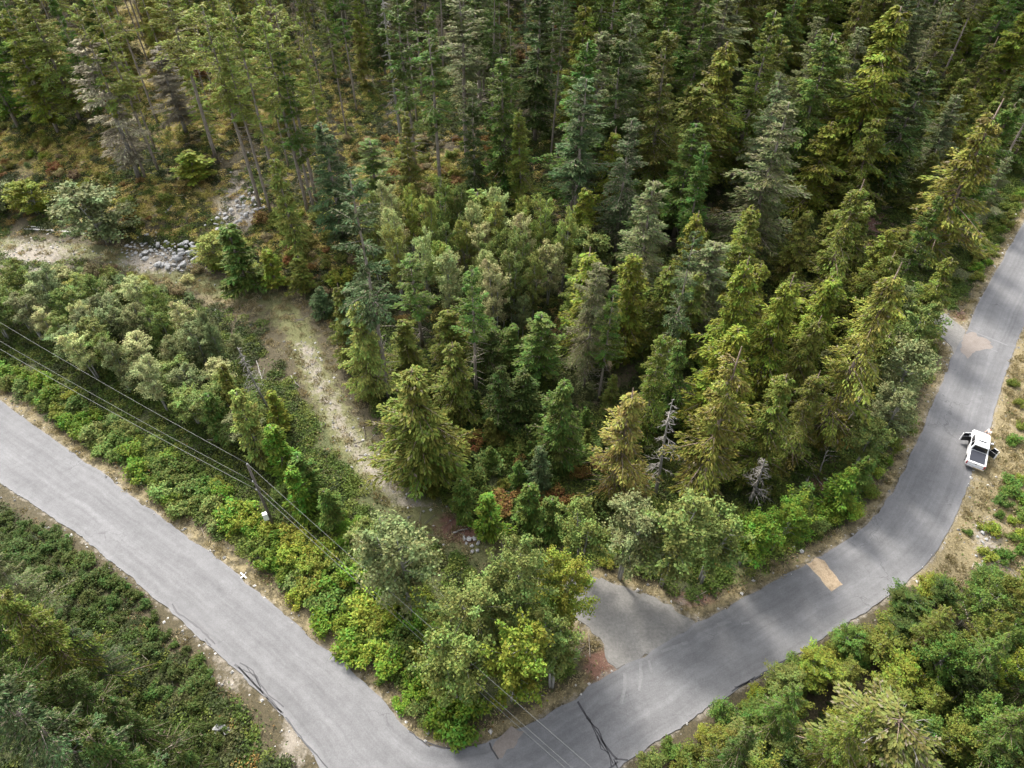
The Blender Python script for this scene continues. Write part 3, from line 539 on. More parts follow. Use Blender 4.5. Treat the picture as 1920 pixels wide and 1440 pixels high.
for a in [
    # dense cedars inside the bend
    ('thincedar', 1528, 838, 490, 165, 'gold', 'tall yellowish cedar leaning over the bend, pale limbs showing through, above fallen stems'),
    ('thincedar', 1725, 505, 185, 185, 'gold', 'broad golden cedar beside the road opposite the second driveway'),
    ('greyfir', 1392, 490, 195, 165, 'grey', 'grey-green fir with ragged silvery limbs behind the twin olive cedars'),
    ('thincedar', 1520, 600, 335, 140, 'olive', 'olive cedar with a dead spike for a top beside the red soil opening'),
    ('thincedar', 1300, 935, 650, 175, 'gold', 'pale yellow-green cedar with drooping grey limbs above the driveway alders'),
    ('thincedar', 1150, 930, 728, 150, (.20, .18, .045), 'short golden cedar with bare grey twigs at its heart'),
    ('cedar', 1335, 725, 478, 130, 'lime', 'yellow-green cedar, taller of a close pair in the dense stand'),
    ('cedar', 1400, 765, 515, 145, 'cedar', 'yellow-green cedar, broader of a close pair in the dense stand'),
    ('greyfir', 1292, 645, 452, 150, 'grey', 'flat-topped grey fir with a bare trunk below its crown'),
    ('cedar', 1455, 800, 590, 120, 'olive', 'olive cedar with a pale trunk showing beneath its skirt'),
    ('cedar', 1570, 345, 12, 190, 'cedar', 'large bright cedar with twin tops deep in the forest'),
    ('fullfir', 1262, 445, 232, 130, 'green', 'pointed green fir beside the red-brown forest opening'),
    ('greyfir', 1150, 500, 225, 125, 'blue', 'slim dull green fir at the edge of the alder grove'),
    ('fir', 1320, 245, -30, 110, 'grey', 'tall fir with a pale forked trunk deep in the forest'),
    ('cedar', 1560, 540, 380, 130, 'olive', 'dark olive cedar overhanging the red soil opening'),
    ('fullfir', 1640, 370, 130, 150, 'dark', 'dark dense fir behind the red soil opening'),
    ('cedar', 1225, 660, 500, 110, 'olive', 'olive cedar behind the silver dead tree'),
    ('cedar', 1240, 800, 640, 100, 'green', 'green cedar crowding the bare silver dead tree'),
    ('cedar', 1400, 900, 700, 130, 'olive', 'low olive cedar beside the pale yellow-green cedar'),
    ('cedar', 1600, 640, 470, 110, 'olive', 'olive cedar behind the leaning yellowish cedar'),
    ('cedar', 1470, 660, 560, 120, 'cedar', 'mid green cedar in the middle of the dense stand'),
    ('fullfir', 1180, 560, 390, 100, 'dark', 'dark fir beside the yellow cedar of the alder grove'),
    # grove between track and dense stand
    ('cedar', 805, 915, 690, 200, 'olive', 'massive olive cedar with a rusty patch beside the lower track'),
    ('cedar', 770, 870, 745, 110, 'cedar', 'light green cedar overhanging the bare edge of the track'),
    ('cedar', 1045, 878, 718, 120, 'green', 'rounded bright green cedar in the middle of the grove'),
    ('fullfir', 1012, 715, 590, 110, 'green', 'bushy blue-green fir below the white alder trunks'),
    ('thincedar', 1085, 670, 462, 130, 'lime', 'bright yellow cedar behind the slim leaning fir'),
    ('fir', 1122, 752, 540, 62, 'green', 'slim fir with a clean pale trunk in front of the bright yellow cedar'),
    ('fir', 729, 745, 325, 110, 'blue', 'very tall fir with a long bare trunk beside the grassy track'),
    ('fir', 697, 700, 535, 90, 'blue', 'short fir with a pale trunk beside the very tall fir'),
    ('fir', 792, 650, 480, 85, 'green', 'dark fir in front of the pale alder grove'),
    ('fir', 894, 745, 505, 75, 'green', 'narrow fir with a pale trunk rising from the olive cedar'),
    ('cedar', 702, 742, 560, 115, 'lit', 'leafy light green cedar hanging over the grassy track'),
    ('cedar', 668, 690, 530, 90, 'olive', 'sunlit olive cedar at the bend of the grassy track'),
    ('cedar', 860, 780, 640, 120, 'olive', 'brownish olive cedar behind the massive one'),
    ('cedar', 940, 800, 690, 100, 'dark', 'shaded dark cedar in the hollow of the grove'),
    ('cedar', 770, 705, 600, 100, 'olive', 'olive cedar behind the leafy light green one'),
    ('cedar', 850, 700, 580, 110, 'olive', 'olive cedar in the hollow below the pale grove'),
    ('cedar', 915, 700, 600, 90, 'dark', 'dark cedar in the hollow below the pale grove'),
    ('cedar', 960, 690, 610, 80, 'green', 'green cedar beside the bushy blue-green fir'),
    # tall open stand behind
    ('snag', 757, 308, -60, 70, 'grey', 'towering bare grey trunk with short dead branches behind the alder grove'),
    ('fir', 781, 328, -10, 95, 'green', 'tall slim fir close beside the towering bare trunk'),
    ('fir', 829, 398, 30, 95, 'green', 'tall fir with a long clean trunk above the orange bracken'),
    ('fir', 876, 315, -10, 120, 'grey', 'tall grey-crowned fir above the orange bracken'),
    ('fir', 901, 220, -30, 100, 'green', 'slim fir with a pale trunk at the dark forest edge'),
    ('fullfir', 945, 385, 105, 130, 'green', 'full-skirted fir between the alder grove and the tall trunks'),
    ('fullfir', 1003, 265, -10, 130, 'dark', 'very dark fir behind the full-skirted fir'),
    ('fir', 1076, 465, 150, 110, 'blue', 'tall fir with a grey trunk beside a thinner twin'),
    ('fir', 1066, 455, 200, 80, 'blue', 'thinner twin of the tall grey-trunked fir'),
    ('fir', 715, 410, 265, 90, 'green', 'short-crowned fir on the orange bank beside the alders'),
    ('greyfir', 1105, 345, 60, 120, 'grey', 'silvery fir with drooping limbs above the alder grove'),
    # slope above the clearing
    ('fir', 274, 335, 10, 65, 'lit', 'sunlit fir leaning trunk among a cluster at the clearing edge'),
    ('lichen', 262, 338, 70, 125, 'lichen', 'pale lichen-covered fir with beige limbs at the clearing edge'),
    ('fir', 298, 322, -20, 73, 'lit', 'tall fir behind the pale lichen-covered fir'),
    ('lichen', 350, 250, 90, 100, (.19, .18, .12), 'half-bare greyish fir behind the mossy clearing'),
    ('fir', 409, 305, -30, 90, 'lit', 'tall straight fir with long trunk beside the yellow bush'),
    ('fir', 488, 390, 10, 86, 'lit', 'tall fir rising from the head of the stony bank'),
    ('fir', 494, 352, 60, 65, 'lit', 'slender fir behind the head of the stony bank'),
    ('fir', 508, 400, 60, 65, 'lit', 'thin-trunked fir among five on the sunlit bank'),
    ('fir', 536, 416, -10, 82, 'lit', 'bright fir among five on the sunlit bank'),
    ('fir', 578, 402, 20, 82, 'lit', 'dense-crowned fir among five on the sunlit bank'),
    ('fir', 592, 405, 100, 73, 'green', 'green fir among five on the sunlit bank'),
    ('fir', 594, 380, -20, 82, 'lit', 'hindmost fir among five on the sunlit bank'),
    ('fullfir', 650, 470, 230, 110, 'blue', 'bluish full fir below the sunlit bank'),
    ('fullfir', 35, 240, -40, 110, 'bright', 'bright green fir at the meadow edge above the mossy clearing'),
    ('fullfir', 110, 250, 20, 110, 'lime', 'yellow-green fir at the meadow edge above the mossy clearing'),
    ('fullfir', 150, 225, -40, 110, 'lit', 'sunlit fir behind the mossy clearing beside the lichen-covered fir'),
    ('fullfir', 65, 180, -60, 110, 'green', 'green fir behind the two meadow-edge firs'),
    # dark trees below the outer side of the bend
    ('nearfir', 300, 1530, 1285, 250, 'blue', 'bluish fir with a bare pale limb on the bank below the road'),
    ('nearcedar', 205, 1310, 1120, 200, 'olive', 'dark olive cedar on the bank below the road'),
    ('nearfir', 105, 1170, 1035, 130, 'grey', 'grey-tipped fir at the foot of the road bank'),
    ('nearcedar', 190, 1420, 1220, 200, 'dark', 'dark cedar crowding the bluish fir below the road'),
    ('nearcedar', 420, 1590, 1385, 200, 'dark', 'low dark cedar beside the gravel shoulder'),
    ('nearcedar', 90, 1260, 1080, 170, 'green', 'green cedar at the far end of the bank below the road'),
    ('nearcedar', 150, 1240, 1130, 130, 'dark', 'small dark cedar between the green and olive cedars of the bank'),
    ('nearcedar', 250, 1390, 1270, 140, 'dark', 'small dark cedar above the bluish fir'),
    ('nearcedar', 60, 1120, 1000, 110, 'dark', 'dark cedar near the upper end of the road bank'),
    ('nearcedar', 330, 1440, 1310, 150, 'dark', 'dark cedar on the bank below the tar webbing'),
    ('nearfir', 240, 1290, 1180, 100, 'blue', 'slim bluish fir among the dark cedars of the bank'),
    ('nearfir', 360, 1530, 1400, 150, 'blue', 'small bluish fir low on the bank'),
    ('nearcedar', 300, 1500, 1340, 170, 'dark', 'small dark cedar beneath the bluish fir'),
    ('nearcedar', 520, 1590, 1410, 150, 'dark', 'dark cedar at the lowest corner of the bank'),
]: tree(*a[:6], a[6], var=(a[7] if len(a) > 7 else None))
for bx, by, tpy, wp, lb in [(1213, 800, 632, 60, 'silver dead tree with short twiggy branches among the cedars'), (1228, 930, 755, 85, 'grey dead tree with a dense mesh of twigs beside the short golden cedar'), (1405, 945, 858, 80, 'short bare dead tree with forked limbs above the driveway bushes'),
                            (505, 770, 650, 60, 'bare leaning stick of a tree at the edge of the grassy track'), (420, 190, 10, 60, 'bare grey tree on the slope above the stony bank'), (1110, 250, 130, 60, 'bare white-twigged tree deep in the shaded stand')]:
    tree('snag', bx, by, tpy, wp, 'grey', lb, lean=(random.uniform(-.08, .08), random.uniform(-.1, .1)))
# big half-bare conifer at the outside of the bend
K['barecon'] = [conifer(199, 12, .08, 3.6, 120, K=14, droop=.42, e_top=16, e_bot=-8, leaf=.3, wid=.11, prof=.5, gap=.1, barkm='cedarbark', curtain=.4, deadlow=20, grey=.1)]; NAME['barecon'] = ('cedar_tree', G_CED)
tree('barecon', 1585, 1447, 1345, 300, (.125, .135, .034), 'half-bare conifer with long dead limbs radiating from its top outside the bend', var=0)
e = thing('dead_tree', 'bleached dead treetop with long limbs spread like spokes, outside the bend', 'tree', ground(1585, 1447), 0, G_SNG)
tb = TB(); tb.tube([(0, 0, -.2), (.1, .1, 5), (0, .2, 11.2)], [.22, .15, .04], 7); part('trunk', tb.mesh('trunk', M['dead']), e); tb = TB()
for i in range(34):
    a = i*2.4+random.uniform(-.3, .3); z = random.uniform(7.5, 11.1); L = random.uniform(1.6, 4.2); k = np.linspace(0, 1, 5); c_ = np.cumsum(R.normal(0, .05, 5))*k
    pts = np.c_[math.cos(a)*L*k-math.sin(a)*c_, .15+math.sin(a)*L*k+math.cos(a)*c_, z+L*(.1*k-.25*k*k)]; tb.tube(pts, [.05, .042, .03, .02, .01], 4)
    for j in (2, 3):
        d = (pts[4]-pts[j])*random.uniform(.4, .8); sg = random.choice((-1, 1)); tb.tube([pts[j], pts[j]+np.array([d[0]-sg*d[1]*.6, d[1]+sg*d[0]*.6, d[2]])], [.02, .008], 3)
part('branches', tb.mesh('branches', M['dead']), e)

# ------------------------------------------------------------ broadleaf trees
for kind, bx, by, tpy, wp, col, lb in [
    ('bigalder', 893, 1235, 1085, 155, 'alder', 'big leafy alder at the verge side of the corner clump'),
    ('bigalder', 962, 1205, 1015, 150, 'alder', 'tallest alder of the road corner clump'),
    ('bigalder', 1040, 1195, 1050, 130, 'lime', 'yellowing alder of the corner clump beside the gravel driveway'),
    ('alder', 960, 1310, 1170, 140, 'lime', 'alder with yellow sprays at the front of the corner clump'),
    ('alder', 860, 1320, 1190, 130, 'alder', 'low alder at the verge end of the corner clump'),
    ('alder', 1035, 1290, 1160, 110, 'alder', 'small green alder hanging over the roadside grass'),
    ('alder', 770, 1150, 965, 150, 'greyalder', 'thin greyish alder behind the bramble verge'),
    ('alder', 715, 1110, 985, 110, 'alder', 'small alder beside the thin greyish one'),
    ('alder', 1085, 1075, 948, 105, 'alder', 'alder beside the gravel driveway mouth, end of the driveway row'),
    ('alder', 1160, 1085, 940, 120, 'greyalder', 'grey-green alder in the row above the gravel driveway'),
    ('alder', 1240, 1095, 930, 140, 'alder', 'round alder in the row above the gravel driveway'),
    ('alder', 1312, 1090, 945, 110, 'alder', 'alder closing the row above the gravel driveway'),
    ('alder', 1385, 1060, 950, 100, 'bright', 'bright leafy small tree beside the mown verge'),
    ('alder', 1445, 1030, 925, 90, 'bright', 'bright small tree with yellow leaves beside the mown verge'),
    ('alder', 1645, 800, 610, 110, 'greyalder', 'grey-green alder leaning over the road'),
    ('alder', 1660, 715, 570, 90, 'alder', 'alder overhanging the road below the second driveway'),
    ('alder', 1632, 850, 715, 90, 'greyalder', 'thin alder with pale leaning stems beside the road'),
    ('alder', 1655, 625, 540, 70, 'greyalder', 'alder at the mouth of the second driveway'),
    ('alder', 1600, 880, 770, 85, 'alder', 'alder behind the verge at the inside of the bend'),
    ('bushtree', 205, 455, 338, 130, 'greyalder', 'round multi-stemmed alder in the open clearing'),
    ('bushtree', 70, 400, 340, 80, 'lime', 'yellow-green bushy tree in the open clearing'),
    ('bushtree', 5, 395, 330, 70, 'greyalder', 'grey-green bushy tree beside the yellow-green one in the clearing'),
    ('bushtree', 405, 500, 445, 70, 'lit', 'small sunlit bush tree beside the boulder pile'),
    ('alder', 1090, 560, 420, 100, 'alder', 'alder against the dark forest beside the grove'),
]: tree(kind, bx, by, tpy, wp, col, lb)
def scatter(poly, n, mind, seed=0, tries=6000):
    r = random.Random(seed); xs_ = [p[0] for p in poly]; ys_ = [p[1] for p in poly]; out = []
    for _ in range(tries):
        if len(out) >= n: break
        x, y = r.uniform(min(xs_), max(xs_)), r.uniform(min(ys_), max(ys_))
        if not inpoly(x, y, poly): continue
        if n < 500 and inpoly(x, y, OPEN): continue
        p = ground(x, y)
        if float(pave_d(p[0], p[1])) < .9: continue
        if all((p[0]-q[0][0])**2+(p[1]-q[0][1])**2 > mind*mind for q in out): out.append((p, x, y))
    return out
# alder thicket between road verge and track
for p, x, y in scatter([(-60,575),(120,585),(260,600),(350,640),(425,715),(485,800),(470,860),(360,800),(240,740),(110,680),(-60,610)], 44, 2.7, 3):
    h = random.uniform(6.5, 9.5)*(1 if x < 420 else .8); c = random.choice(['greyalder', 'greyalder', 'alder', 'alder', 'pale'])
    lb = {'greyalder': 'grey-green alder of the power line thicket', 'alder': 'mid green alder of the power line thicket', 'pale': 'pale alder of the power line thicket'}[c]
    plant('alder', 'alder_tree', 'tree', p, h, random.uniform(3.6, 5.2), jit(COL[c]), ('tall ' if h > 8.4 and h < 10 or h > 13.3 else 'low ' if h < 7.2 else '')+lb+' '+near_mark(p), G_ALD)
# pale grove with white trunks
for p, x, y in scatter([(690,500),(760,470),(900,480),(1050,520),(1060,590),(960,650),(850,620),(700,560)], 32, 2.6, 4):
    c = random.choice(['pale', 'pale', 'alder', 'pale', 'lit']); h = random.uniform(11, 15)
    lb = {'pale': 'pale leaved alder of the white-trunked grove', 'alder': 'greener alder of the white-trunked grove', 'lit': 'sunlit yellowish alder of the white-trunked grove'}[c]
    plant('alder', 'alder_tree', 'tree', p, h, random.uniform(3.4, 4.8), jit(COL[c]), ('tall ' if h > 8.4 and h < 10 or h > 13.3 else 'low ' if h < 7.2 else '')+lb+' '+near_mark(p), G_ALD)
# leafy wood outside the bend
for p, x, y in scatter([(1250,1470),(1330,1390),(1450,1300),(1540,1240),(1640,1185),(1730,1135),(1820,1110),(1960,1130),(1960,1520),(1250,1520)], 75, 2.5, 5):
    c = random.choice(['olive', 'alder', 'green', 'cedar', 'olive', 'dark']); near = float(pave_d(p[0], p[1])) < 5
    lb = {'cedar': 'mossy green leafy tree', 'alder': 'mid green leafy tree', 'lime': 'yellow-green leafy tree', 'olive': 'olive leafy tree', 'green': 'fresh green leafy tree', 'dark': 'dark leafy tree'}[c]+(' at the wood edge' if near else ' in the bend wood')
    plant('alder', 'leafy_tree', 'tree', p, random.uniform(3, 5) if near else random.uniform(4.5, 10), random.uniform(2.8, 5.2), jit(COL[c]), lb+' '+near_mark(p), 'leafy trees outside the bend')
for bx, by, tpy, wp, col in [(1420,1400,1290,110,'green'),(1500,1470,1330,130,'olive'),(1780,1290,1190,110,'green'),(1860,1340,1230,120,'dark'),(1700,1230,1140,90,'olive'),(1880,1210,1130,90,'green'),(1340,1470,1370,110,'dark'),(1800,1430,1330,130,'green')]:
    tree('nearcedar', bx, by, tpy, wp, col, col+' cedar in the wood outside the bend '+near_mark(ground(bx, by)))
# young conifers beside the track and verge
for bx, by, tpy, wp, col, lb in [
    (465, 545, 425, 100, 'green', 'bushy young fir standing alone beside the boulder pile'), (497, 870, 735, 75, 'lit', 'bright young fir, tallest between verge and track'), (530, 800, 735, 50, 'lime', 'small lime young fir beside the grassy track'),
    (540, 890, 800, 75, 'bright', 'young fir below the tallest bright one'), (585, 935, 855, 80, 'green', 'young fir beside the lower grassy track'), (575, 965, 880, 70, 'bright', 'bright young fir near the utility pole'),
    (630, 990, 920, 70, 'green', 'green young fir at the lower end of the track'), (430, 830, 740, 60, 'green', 'dark young fir at the end of the alder thicket'), (460, 800, 690, 60, 'olive', 'olive young fir among thin bare stems'),
    (915, 1005, 930, 80, 'bright', 'bright young fir below the massive olive cedar'), (870, 965, 900, 70, 'green', 'young fir at the skirt of the massive olive cedar'), (990, 985, 910, 75, 'green', 'young fir in the hollow above the corner clump'), (1030, 1010, 935, 70, 'green', 'young fir beside the end of the driveway row'),
    (1010, 930, 840, 60, 'blue', 'bluish young fir below the rounded green cedar'), (610, 590, 540, 50, 'blue', 'bluish young fir at the edge of the upper track'), (520, 540, 470, 60, 'lime', 'lime young fir on the sunny bank of the clearing'), (575, 545, 480, 60, 'olive', 'olive young fir on the sunny bank of the clearing'),
    (370, 335, 285, 80, 'lime', 'yellow-green young cedar beneath the tall straight fir'), (1555, 960, 880, 70, 'bright', 'bright young fir beside the red soil heap'), (1480, 985, 910, 70, 'green', 'young fir beside the short bare dead tree'), (900, 480, 360, 110, 'lit', 'sunlit young cedar among the alder grove'),
    (1590, 930, 860, 60, 'green', 'young fir between red soil heap and road'), (980, 800, 700, 90, 'dark', 'dark young fir in the hollow of the grove'), (560, 480, 300, 70, 'lit', 'pale green young fir among the trunks on the sunlit bank'),
]: tree('young', bx, by, tpy, wp, col, lb)

# ------------------------------------------------------------ the forest behind, tree by tree
FILL = [(-260,225),(60,225),(235,285),(420,275),(610,375),(660,430),(1050,440),(1070,700),(1190,900),(1480,915),(1610,880),(1680,790),(1715,680),(1690,560),(1780,520),(1850,430),(1890,330),(2300,-160),(2300,-500),(-260,-500)]
def where_(px, py):
    if px < 640: return 'high on the slope' if py < 200 else 'on the sunlit slope'
    if px < 1060: return 'in the open stand' if py > 150 else 'atop the open stand'
    if px > 1620: return 'by the straight road' if py > 150 else 'far up the straight road'
    return 'deep in the forest' if py < 250 else 'in the dense stand'
rf = random.Random(21); cnt = 0; pos_ = []
for _ in range(9000):
    x, y = rf.uniform(-140, 165), rf.uniform(48, 235); z = float(hz(x, y)); px, py, dp = proj(x, y, z)
    if not inpoly(px, py, FILL) or px < -150 or px > 2080: continue
    if py < -215: continue
    if float(pave_d(x, y)) < 4: continue
    left = px < 700
    md = (6.8 if y < 125 else 5.6) if left else 7.0 if px < 1060 and y < 130 else 5.8 if px < 1060 else 5.7 if y < 120 else 6.2
    if any((x-q[0])**2+(y-q[1])**2 < md*md for q in pos_) or any((x-q[0])**2+(y-q[1])**2 < (q[2]*.36)**2+1.5 for q in placed[:140]): continue
    # the mossy openings stay open
    if ((px-1640)/60)**2+((py-440)/70)**2 < 1 or ((px-1540)/75)**2+((py-895)/50)**2 < 1 or ((px-770)/150)**2+((py-335)/75)**2 < 1: continue
    pos_.append((x, y)); u = rf.random(); p = np.array([x, y, z]); cnt += 1
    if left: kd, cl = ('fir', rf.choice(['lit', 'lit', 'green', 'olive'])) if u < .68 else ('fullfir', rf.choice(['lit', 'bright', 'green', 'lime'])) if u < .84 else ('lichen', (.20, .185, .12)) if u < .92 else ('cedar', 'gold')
    elif px < 1060: kd, cl = ('fir', rf.choice(['green', 'blue', 'grey', 'dark'])) if u < .6 else ('fullfir', rf.choice(['dark', 'green', 'olive'])) if u < .88 else ('greyfir', 'grey')
    else: kd, cl = ('cedar', rf.choice(['cedar', 'olive', 'green', 'cedar', 'olive'])) if u < .42 else ('fullfir', rf.choice(['dark', 'green', 'green', 'olive', 'olive'])) if u < .70 else ('greyfir', 'grey') if u < .82 else ('thincedar', rf.choice(['olive', 'cedar', 'gold'])) if u < .9 else ('fir', rf.choice(['green', 'grey', 'blue']))
    h = {'fir': rf.uniform(22, 30), 'fullfir': rf.uniform(13, 24), 'greyfir': rf.uniform(17, 26), 'lichen': rf.uniform(14, 19), 'cedar': rf.uniform(10, 20), 'thincedar': rf.uniform(14, 21)}[kd]
    if px > 1060: h *= 1.14
    if px > 1620: h *= .85
    if not left and px > 1060 and py > 420: h *= .74
    wd = h*{'fir': .19, 'fullfir': .38, 'greyfir': .38, 'lichen': .28, 'cedar': .52, 'thincedar': .44}[kd]*(.8 if left else 1.14 if px > 1060 else 1)*rf.uniform(.85, 1.15)
    cw = {'lit': 'sunlit yellowish', 'green': 'mid green', 'olive': 'olive', 'bright': 'bright green', 'lime': 'lime green', 'gold': 'golden', 'blue': 'bluish', 'grey': 'grey-green', 'dark': 'dark', 'cedar': 'yellow-green'}.get(cl if isinstance(cl, str) else '', 'lichen-grey')
    sz = 'towering' if h > 25 else 'tall' if h > 18 else 'medium' if h > 13.5 else 'short'
    sp2 = {'fir': 'bare-trunked fir', 'fullfir': 'full-crowned conifer', 'greyfir': 'ragged conifer', 'lichen': 'half-bare fir', 'cedar': 'dense cedar', 'thincedar': 'thin cedar'}[kd]
    random.seed(cnt+900)
    plant(kd, NAME[kd][0], 'tree', p, h, wd, jit(COL[cl] if isinstance(cl, str) else cl, .16), f'{sz} {cw} {sp2} {where_(px, py)} {near_mark(p)}', NAME[kd][1], lean=(random.gauss(0, .015), random.gauss(0, .015)))
for _ in range(4000):                 # the back rows, young and dense
    x, y = rf.uniform(-140, 165), rf.uniform(128, 225); z = float(hz(x, y)); px, py, dp = proj(x, y, z)
    if not (-120 < px < 2060 and -60 < py < 150) or not inpoly(px, py, FILL) or float(pave_d(x, y)) < 4: continue
    if any((x-q[0])**2+(y-q[1])**2 < 4.6**2 for q in pos_): continue
    pos_.append((x, y)); cnt += 1; random.seed(cnt+900); kd = rf.choice(['fullfir', 'cedar', 'greyfir', 'cedar']); cl = rf.choice(['olive', 'green', 'cedar', 'dark'] if px > 700 else ['lit', 'green', 'olive', 'lime']) if kd != 'greyfir' else 'grey'
    p = np.array([x, y, z]); h = rf.uniform(9, 16); cw = {'lit': 'sunlit', 'green': 'mid green', 'olive': 'olive', 'lime': 'lime green', 'grey': 'grey-green', 'dark': 'dark', 'cedar': 'yellow-green'}[cl]
    plant(kd, NAME[kd][0], 'tree', p, h, h*rf.uniform(.4, .52), jit(COL[cl], .16), f'{"low" if h < 11.5 else "half-grown"} {cw} {"cedar" if kd == "cedar" else "conifer"} of the back rows {near_mark(p)}', NAME[kd][1])
print('fill trees', cnt)
# filler understorey conifers inside the dense stand
for p, x, y in scatter([(1060,560),(1250,500),(1500,480),(1650,560),(1700,720),(1620,860),(1450,900),(1220,880),(1080,760)], 20, 4.2, 8):
    if any((p[0]-q[0])**2+(p[1]-q[1])**2 < 2.2 for q in placed): continue
    if ((x-1540)/75)**2+((y-895)/50)**2 < 1: continue
    c = random.choice(['dark', 'green', 'olive', 'olive', 'cedar']); h = random.uniform(5, 9)
    plant('cedar', 'cedar_tree', 'tree', p, h, h*.5, jit(COL[c]), {'dark': 'dark', 'green': 'green', 'olive': 'olive', 'cedar': 'yellow-green'}[c]+' understorey cedar of the dense stand '+near_mark(p), G_CED)
for p, x, y in scatter([(760,760),(900,740),(1080,780),(1180,880),(1080,900),(900,930),(820,860)], 20, 2.6, 9):
    if any((p[0]-q[0])**2+(p[1]-q[1])**2 < 1.5 for q in placed): continue
    c = random.choice(['dark', 'green', 'olive']); h = random.uniform(2.5, 5)
    plant('young', 'young_fir_tree', 'tree', p, h, h*.55, jit(COL[c]), c+' young fir under the grove trees '+near_mark(p), G_YNG)

# ------------------------------------------------------------ shrubs
def shrubs(poly, n, mind, cols, hr, label, group, kind='shrub', seed=0, name='shrub'):
    for p, x, y in scatter(poly, n, mind, seed):
        c = random.choice(cols); h = random.uniform(*hr); q = K[kind][0]
        plant(kind, name, 'shrub', p, h, h*q.w/q.h*random.uniform(.85, 1.3), jit(COL[c], .2), label.format({'cedar': 'mossy green', 'bright': 'bright green', 'green': 'dark green', 'lime': 'yellow-green', 'olive': 'olive', 'gold': 'golden', 'alder': 'mid green', 'greyalder': 'grey-green', 'lit': 'sunlit', 'pale': 'pale', 'rust': 'rusty orange', 'dark': 'dark', 'straw': 'straw coloured'}[c]+(' tall' if h > hr[0]+.7*(hr[1]-hr[0]) else ' low' if h < hr[0]+.3*(hr[1]-hr[0]) else ''))+' '+near_mark(p), group)
COL['rust'] = (.20, .12, .04); COL['straw'] = (.24, .19, .10)
shrubs([(-20,660),(120,740),(300,840),(460,940),(440,1000),(350,960),(250,890),(130,800),(-20,700)], 60, 1.5, ['bright', 'green', 'bright', 'lime', 'alder'], (.9, 1.7), '{} bush under the power line', 'verge bushes', seed=11, name='bramble_bush')
shrubs([(450,960),(560,1000),(640,1050),(800,1130),(860,1260),(900,1340),(860,1375),(790,1360),(720,1290),(640,1200),(560,1130),(470,1050)], 85, 1.35, ['bright', 'bright', 'lime', 'green', 'alder'], (.9, 1.9), '{} bramble bush of the verge', 'verge bushes', seed=12, name='bramble_bush')
shrubs([(560,900),(640,960),(760,1040),(800,1110),(650,1040),(520,940)], 18, 1.7, ['bright', 'green', 'alder'], (.9, 1.7), '{} bush below the track end', 'verge bushes', 'bush', 13)
shrubs([(1130,1060),(1400,1040),(1560,990),(1640,920),(1700,800),(1660,800),(1580,930),(1450,980),(1200,1020)], 46, 1.7, ['bright', 'green', 'alder', 'olive', 'lime'], (1.0, 2.2), '{} bush of the inner verge', 'verge bushes', 'bush', 14)
shrubs([(1810,1000),(1850,970),(1880,900),(1920,880),(1930,1060),(1850,1050)], 16, 1.2, ['bright', 'green', 'lime'], (.6, 1.2), '{} bush on the dry verge', 'bushes on the dry verge', seed=15)
shrubs([(1880,760),(1900,700),(1940,650),(1960,880),(1890,850)], 9, 1.5, ['bright', 'green', 'olive'], (.5, 1.1), '{} bush on the dry roadside', 'bushes on the dry verge', seed=16)
shrubs([(-20,935),(120,1010),(260,1115),(340,1210),(450,1330),(400,1400),(230,1290),(100,1150),(-20,1050)], 95, 1.25, ['dark'], (.5, 1.1), '{} bush on the bank below the road', 'bushes below the road', seed=17, name='bank_bush')  # bank bushes coloured dark throughout to carry the shade there
shrubs([(-40,250),(200,270),(330,330),(320,420),(200,400),(60,390),(-40,400)], 42, 1.9, ['gold', 'lime', 'straw', 'olive', 'rust', 'greyalder'], (.5, 1.5), '{} bush on the mossy clearing', 'clearing bushes', seed=18, name='clearing_bush')
shrubs([(480,400),(620,400),(680,480),(640,560),(540,530),(500,470)], 40, 1.6, ['rust', 'gold', 'lime', 'straw', 'olive', 'lit'], (.6, 1.7), '{} bush on the sunlit bank', 'clearing bushes', seed=19, name='clearing_bush')
shrubs([(640,260),(960,250),(940,380),(700,400)], 60, 1.8, ['rust', 'rust', 'gold', 'straw', 'lime', 'olive'], (.7, 1.9), '{} bracken clump between the tall trunks', 'bracken clumps', seed=20, name='bracken')
shrubs([(120,60),(560,40),(640,230),(380,260),(160,200)], 40, 2.6, ['rust', 'gold', 'lime', 'straw', 'green'], (1.0, 2.6), '{} bush among the slope trunks', 'slope bushes', 'bush', 21, name='slope_bush')
shrubs([(960,10),(1150,10),(1150,120),(980,140)], 22, 2.6, ['rust', 'rust', 'gold', 'straw'], (1.5, 3.0), '{} bush in the high forest gap', 'slope bushes', 'bush', 22, name='slope_bush')
shrubs([(400,440),(470,440),(520,520),(420,550),(350,530)], 16, 1.5, ['lit', 'lime', 'pale', 'straw'], (.6, 1.6), '{} bush by the boulders', 'clearing bushes', seed=23)
shrubs([(820,780),(1000,800),(1180,900),(1150,960),(900,960)], 40, 1.7, ['green', 'olive', 'rust', 'dark', 'alder'], (.8, 1.8), '{} bush in the shaded grove', 'grove bushes', seed=24)
shrubs([(20,520),(200,500),(330,540),(430,570),(300,560),(100,560)], 22, 1.7, ['pale', 'greyalder', 'lit', 'straw'], (.8, 2.0), '{} bush edging the alder thicket', 'clearing bushes', seed=25)
shrubs([(1080,480),(1500,400),(1700,500),(1640,840),(1300,900),(1100,760)], 24, 3.2, ['green', 'olive', 'dark', 'rust'], (.8, 2.0), '{} bush under the dense cedars', 'grove bushes', seed=26)
shrubs([(1820,470),(1890,380),(1920,360),(1870,470),(1830,540)], 22, 1.5, ['green', 'olive', 'gold', 'bright'], (.7, 1.5), '{} bush of the far verge', 'verge bushes', seed=27)
